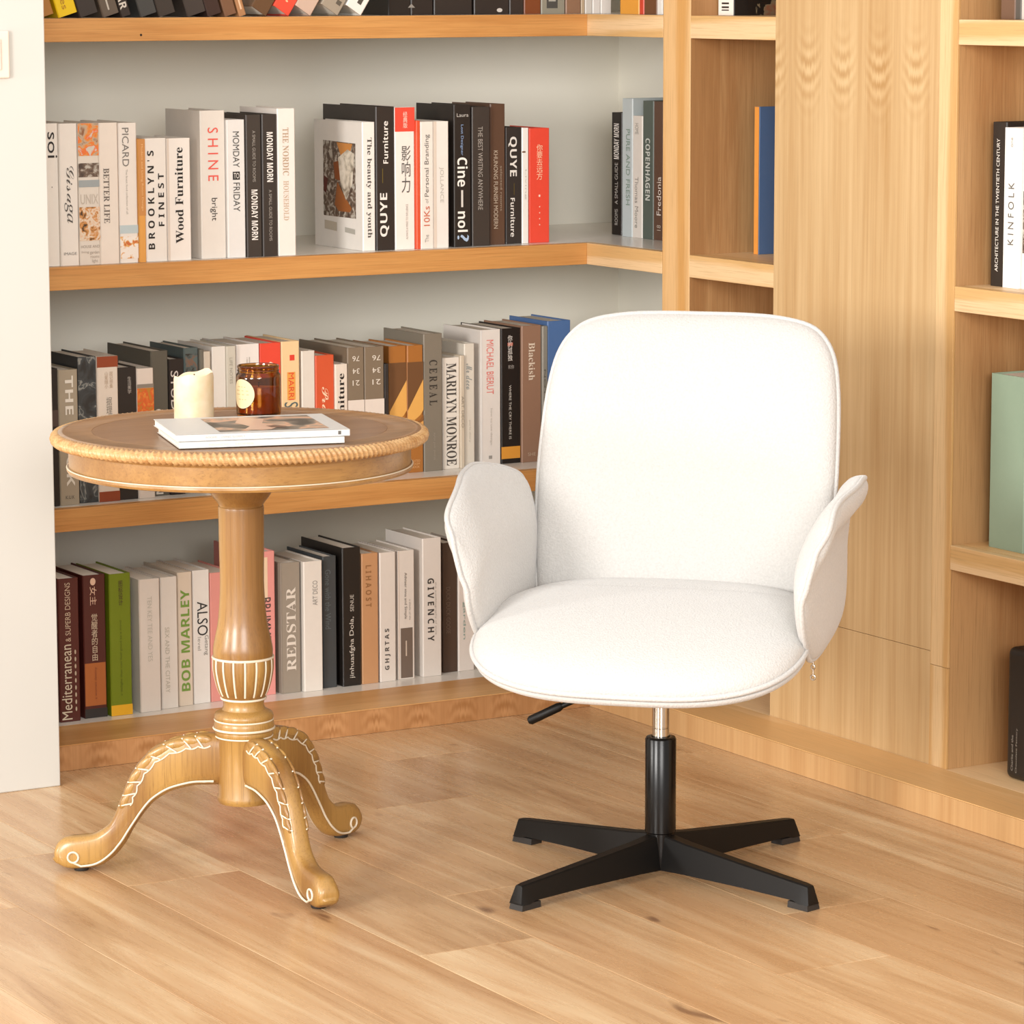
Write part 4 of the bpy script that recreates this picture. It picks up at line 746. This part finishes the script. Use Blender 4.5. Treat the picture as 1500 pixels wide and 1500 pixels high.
# round label wrapped on the glass, facing left of the camera
v=[];f=[]; A0=math.radians(196); n=32; Rl=.0361
zc=.0395; rl=.0235
v.append((Rl*math.cos(A0),Rl*math.sin(A0),zc))
for q in (.25,.5,.75,1):
    for k in range(n):
        a=2*PI*k/n; an=A0+q*rl*math.cos(a)/Rl; v.append((Rl*math.cos(an),Rl*math.sin(an),zc+q*rl*math.sin(a)))
for k in range(n): f.append((0,1+k,1+(k+1)%n))
for i in range(3):
    for k in range(n): f.append((1+i*n+k,1+(i+1)*n+k,1+(i+1)*n+(k+1)%n,1+i*n+(k+1)%n))
lb=pyd('paper_label',v,f,plain('d9c396',.6,'label_paper'),jr,True)
v=[];f=[]
for (z_,w0,w1) in ((.050,-.010,.008),(.044,-.014,.013),(.038,-.013,.014),(.030,-.008,.009)):
    m0=len(v)
    for k in range(7):
        an=A0+(w0+(w1-w0)*k/6)/Rl; 
        for dz in (0,.0011): v.append((1.006*Rl*math.cos(an),1.006*Rl*math.sin(an),z_+dz))
    for k in range(6):
        if k in (2,4): continue
        f.append((m0+2*k,m0+2*k+2,m0+2*k+3,m0+2*k+1))
pyd('label_print',v,f,plain('b79a6c',.6),lb)

# ================================================================ THE CHAIR
OX,OY=2.989,4.587
ch=thing('swivel_armchair','white fleecy swivel armchair on a black four-star base','chair',(OX,OY,0))
AZ=math.radians(46)
xc=Vector((math.cos(AZ),-math.sin(AZ),0)); yc=Vector((math.sin(AZ),math.cos(AZ),0))
def CL(x,y,z): return xc*x+yc*y+Vector((0,0,z))
def panel(name,outline,fn,front,back,rings,m,par,center=None):
    n=len(outline); c=center or (sum(q[0] for q in outline)/n,sum(q[1] for q in outline)/n)
    v=[];f=[]
    v.append(fn(c[0],c[1],front(0,*c)))
    rs=[1-(1-(i+1)/rings)**1.6 for i in range(rings)]
    for r_ in rs:
        for (a,b_) in outline:
            A=c[0]+(a-c[0])*r_; B=c[1]+(b_-c[1])*r_; v.append(fn(A,B,front(r_,A,B)))
    for k in range(n): f.append((0,1+k,1+(k+1)%n))
    for i in range(rings-1):
        for k in range(n): f.append((1+i*n+k,1+(i+1)*n+k,1+(i+1)*n+(k+1)%n,1+i*n+(k+1)%n))
    last=1+(rings-1)*n; cur=last
    for r_ in rs[-2::-1]:
        b0=len(v)
        for (a,b_) in outline:
            A=c[0]+(a-c[0])*r_; B=c[1]+(b_-c[1])*r_; v.append(fn(A,B,back(r_,A,B)))
        for k in range(n): f.append((cur+k,b0+k,b0+(k+1)%n,cur+(k+1)%n))
        cur=b0
    v.append(fn(c[0],c[1],back(0,*c))); e=len(v)-1
    for k in range(n): f.append((cur+k,e,cur+(k+1)%n))
    o=pyd(name,v,f,m,par,True)
    bm=bmesh.new(); bm.from_mesh(o.data); bmesh.ops.recalc_face_normals(bm,faces=bm.faces[:]); bm.to_mesh(o.data); bm.free()
    return o
def sm(a,b_,x):
    t_=max(0,min(1,(x-a)/(b_-a))); return t_*t_*(3-2*t_)
# seat
so=[]
for k in range(96):
    a=2*PI*k/96; ca,sa=math.cos(a),math.sin(a)
    if sa<0: x=.258*math.copysign(abs(ca)**(2/2.9),ca); y=-.135-.160*abs(sa)**(2/2.6)
    else: x=.256*math.copysign(abs(ca)**(2/3.5),ca)*(1-.05*sa); y=-.145+.305*abs(sa)**(2/4.0)
    so.append((x,y))
def seatfn(x,y,off):
    t_=max(0,(-.02-y)/.28); z=.424-.084*t_**1.8-.005*(x/.25)**2; sl=.084*1.8*t_**.8/.28 if t_>0 else 0
    n_=Vector((0,-sl,1)).normalized(); return CL(x,y+n_.y*off,z+n_.z*off)
def seatfront(r_,x,y):
    o_=.033*max(0,1-r_**7)**.5
    o_-=.0035*math.exp(-((y-.03)/.010)**2)*max(0,1-r_**4)
    return o_
panel('seat_cushion',so,seatfn,seatfront,lambda r_,x,y:-.006*max(0,1-r_**8)**.5,22,M_FAB,ch,(0,-.07))
so2=[(x*1.006,-.07+(y+.07)*1.010) for x,y in so]
panel('seat_shell',so2,seatfn,lambda r_,x,y:-.0065,lambda r_,x,y:-.0065-.030*max(0,1-r_**10)**.5,16,M_FAB,ch,(0,-.07))
tubes('seat_piping',[[seatfn(x*1.004,-.07+(y+.07)*1.004,.0) for x,y in so]],.0042,M_FAB,ch,True,8)
# back: (x, s) with s the height above z=.40
half=[(.0,-.045),(.12,-.045),(.19,-.040),(.222,-.015),(.234,.04),(.240,.12),(.2425,.20),(.2405,.28),(.236,.34),(.2265,.387),(.209,.418),(.181,.438),(.13,.448),(.07,.451)]
bo=catmull([Vector((x,s,0)) for x,s in half]+[Vector((0,.451,0))]+[Vector((-x,s,0)) for x,s in half[:0:-1]],4,True)
bo=[(q.x,q.y) for q in bo]
def backfn(x,s,off):
    y=.150+.110*(max(s,-.04)/.45)+.030*(max(s,0)/.45)**2-.035*(x/.24)**2; 
    return CL(x,y-off,.400+s*1.02+off*.22)
def backfront(r_,x,s):
    o_=.036*max(0,1-r_**5)**.5
    o_-=.0035*math.exp(-((s-.205)/.011)**2)*max(0,1-r_**3)*max(0,1-(x/.2)**4)
    return o_
panel('backrest',bo,backfn,backfront,lambda r_,x,s:-.030*max(0,1-r_**8)**.5,24,M_FAB,ch,(0,.2))
tubes('back_piping',[[backfn(x*1.003,.2+(s-.2)*1.003,.0) for x,s in bo]],.0042,M_FAB,ch,True,8)
# arms
ao=[(-.09,.373),(-.125,.386),(-.160,.412),(-.188,.447),(-.200,.485),(-.203,.52),(-.198,.555),(-.178,.585),(-.145,.607),(-.10,.622),(-.04,.632),(.02,.638),(.08,.630),(.13,.612),(.16,.590),(.175,.55),(.180,.49),(.176,.44),(.158,.41),(.11,.385),(.04,.373),(-.03,.369)]
ZT=[(-.203,.53),(-.198,.555),(-.178,.585),(-.145,.607),(-.10,.622),(-.04,.632),(.02,.638),(.08,.630),(.13,.612),(.16,.590),(.2,.57)]
def ztop(y):
    if y<=ZT[0][0]: return ZT[0][1]
    for (a,b_),(c,d) in zip(ZT[:-1],ZT[1:]):
        if y<=c: return b_+(d-b_)*(y-a)/(c-a)
    return ZT[-1][1]
ao=[(q.x,q.y) for q in catmull([Vector((a,b_,0)) for a,b_ in ao],5,True)]
for sd in (-1,1):
    def armfn(y,z,off,sd=sd):
        zt=.85*ztop(y)+.15*.635; fl_=sm(-.095,.015,z-zt); fl_*=(.05+.95*sm(-.228,-.175,y))*(1-.8*sm(.03,.15,y))*(1+.42*sm(-.14,-.02,y)); xo=.259-.006*(y+.2)/.38+.042*fl_-.004*sm(.42,.36,z)
        nz=-.65*min(1,fl_); return CL(sd*(xo+off),y,z-abs(0)+off*nz)
    a_=panel('armrest',ao,armfn,lambda r_,y,z:-.020*max(0,1-r_**6)**.5,lambda r_,y,z:.018*max(0,1-r_**5)**.5,16,M_FAB,ch,(-.03,.5))
    tubes('arm_piping',[[armfn(-.03+(y+.03)*1.004,.5+(z-.5)*1.004,0) for y,z in ao]],.0042,M_FAB,a_,True,8)
# zip pull under the right arm
zp=CL(.256,-.080,.3665)
M_ZIP=plain('cfc6bb',.3,'zip_metal',0,1.0)
tubes('zip_pull',[[zp+Vector((0,0,.004)),zp+Vector((0,0,-.003))],
  [zp+xc*(.0028*math.cos(2*PI*k/16))+Vector((0,0,-.0065+.0035*math.sin(2*PI*k/16))) for k in range(17)],
  [zp+Vector((0,0,-.009)),zp+Vector((0,0,-.020))],
  [zp+xc*(.0036*math.cos(2*PI*k/16))+Vector((0,0,-.0225+.0036*math.sin(2*PI*k/16))) for k in range(17)]],.0013,M_ZIP,ch,n=6)
# mechanism, lever, gas lift
def cbox(name,x0,x1,y0,y1,z0,z1,m,bev):
    o=box(name,x0,x1,y0,y1,z0,z1,m,ch,bev); o.rotation_euler=(0,0,PI/2-AZ-PI/2); return o
cbox('tilt_mechanism',-.09,.09,-.10,.10,.305,.350,M_BLACK,.006)
tubes('lever',[[CL(-.06,-.05,.300),CL(-.120,-.055,.286),CL(-.150,-.058,.272)]],.0045,M_BLACK,ch,n=10)
tubes('lever_grip',[[CL(-.145,-.058,.2755),CL(-.150,-.058,.2725),CL(-.195,-.062,.2495),CL(-.198,-.062,.248)]],[.005,.0072,.0072,.005],M_BLACK,ch,n=12)
lathe('gas_lift',[(.0135,.19),(.0135,.2355),(.0130,.236),(.0130,.2375),(.0135,.238),(.0135,.31)],M_CHROME,ch,40)
lathe('column_cover',[(.0225,.068),(.0245,.070),(.0245,.2185),(.0225,.2215),(.0185,.2225),(.0150,.2222),(.0145,.20)],M_BLACKG,ch,48)
lathe('hub',[(.013,.0095),(.0185,.0098),(.0200,.014),(.0205,.040),(.0225,.064),(.0225,.0685),(.015,.069)],M_BLACKG,ch,40)
for k in range(4):
    a=math.radians(13.4+90*k+ (0.6 if k%2 else 0)); ux=Vector((math.cos(a),math.sin(a),0)); sx=Vector((-math.sin(a),math.cos(a),0))
    st=[(.012,.067,.010,.011,.014),(.06,.0605,.0125,.0105,.0155),(.18,.0495,.0135,.0095,.0145),(.288,.0402,.0125,.0085,.0135),(.300,.0392,.0090,.0083,.0140),(.3115,.0375,.0090,.0072,.0140),(.3175,.0120,.0090,.0120,.0145)]
    v=[];f=[]
    for (r_,zt,zb,wt,wb_) in st:
        for (s_,z_) in ((-wb_,zb),(wb_,zb),(wt,zt-.002),(wt-.002,zt),(-wt+.002,zt),(-wt,zt-.002)): v.append(ux*r_+sx*s_+Vector((0,0,z_)))
    n=6
    for i in range(len(st)-1):
        for q in range(n): f.append((i*n+q,i*n+(q+1)%n,(i+1)*n+(q+1)%n,(i+1)*n+q))
    f.append(tuple(range(n))[::-1]); f.append(tuple((len(st)-1)*n+q for q in range(n)))
    lg=pyd('star_leg',v,f,M_BLACK,ch); shade(lg,25)
    v=[];f=[]
    for (r_,w0) in ((.276,.0125),(.3180,.0142)):
        for (s_,z_) in ((-w0,.0003),(w0,.0003),(w0-.001,.0100),(-w0+.001,.0100)): v.append(ux*(r_-(.002 if z_>.005 and r_>.3 else 0))+sx*s_+Vector((0,0,z_)))
    f=[(0,1,2,3),(7,6,5,4),(0,4,5,1),(1,5,6,2),(2,6,7,3),(3,7,4,0)]
    pyd('foot_pad',v,f,M_RUB,lg)
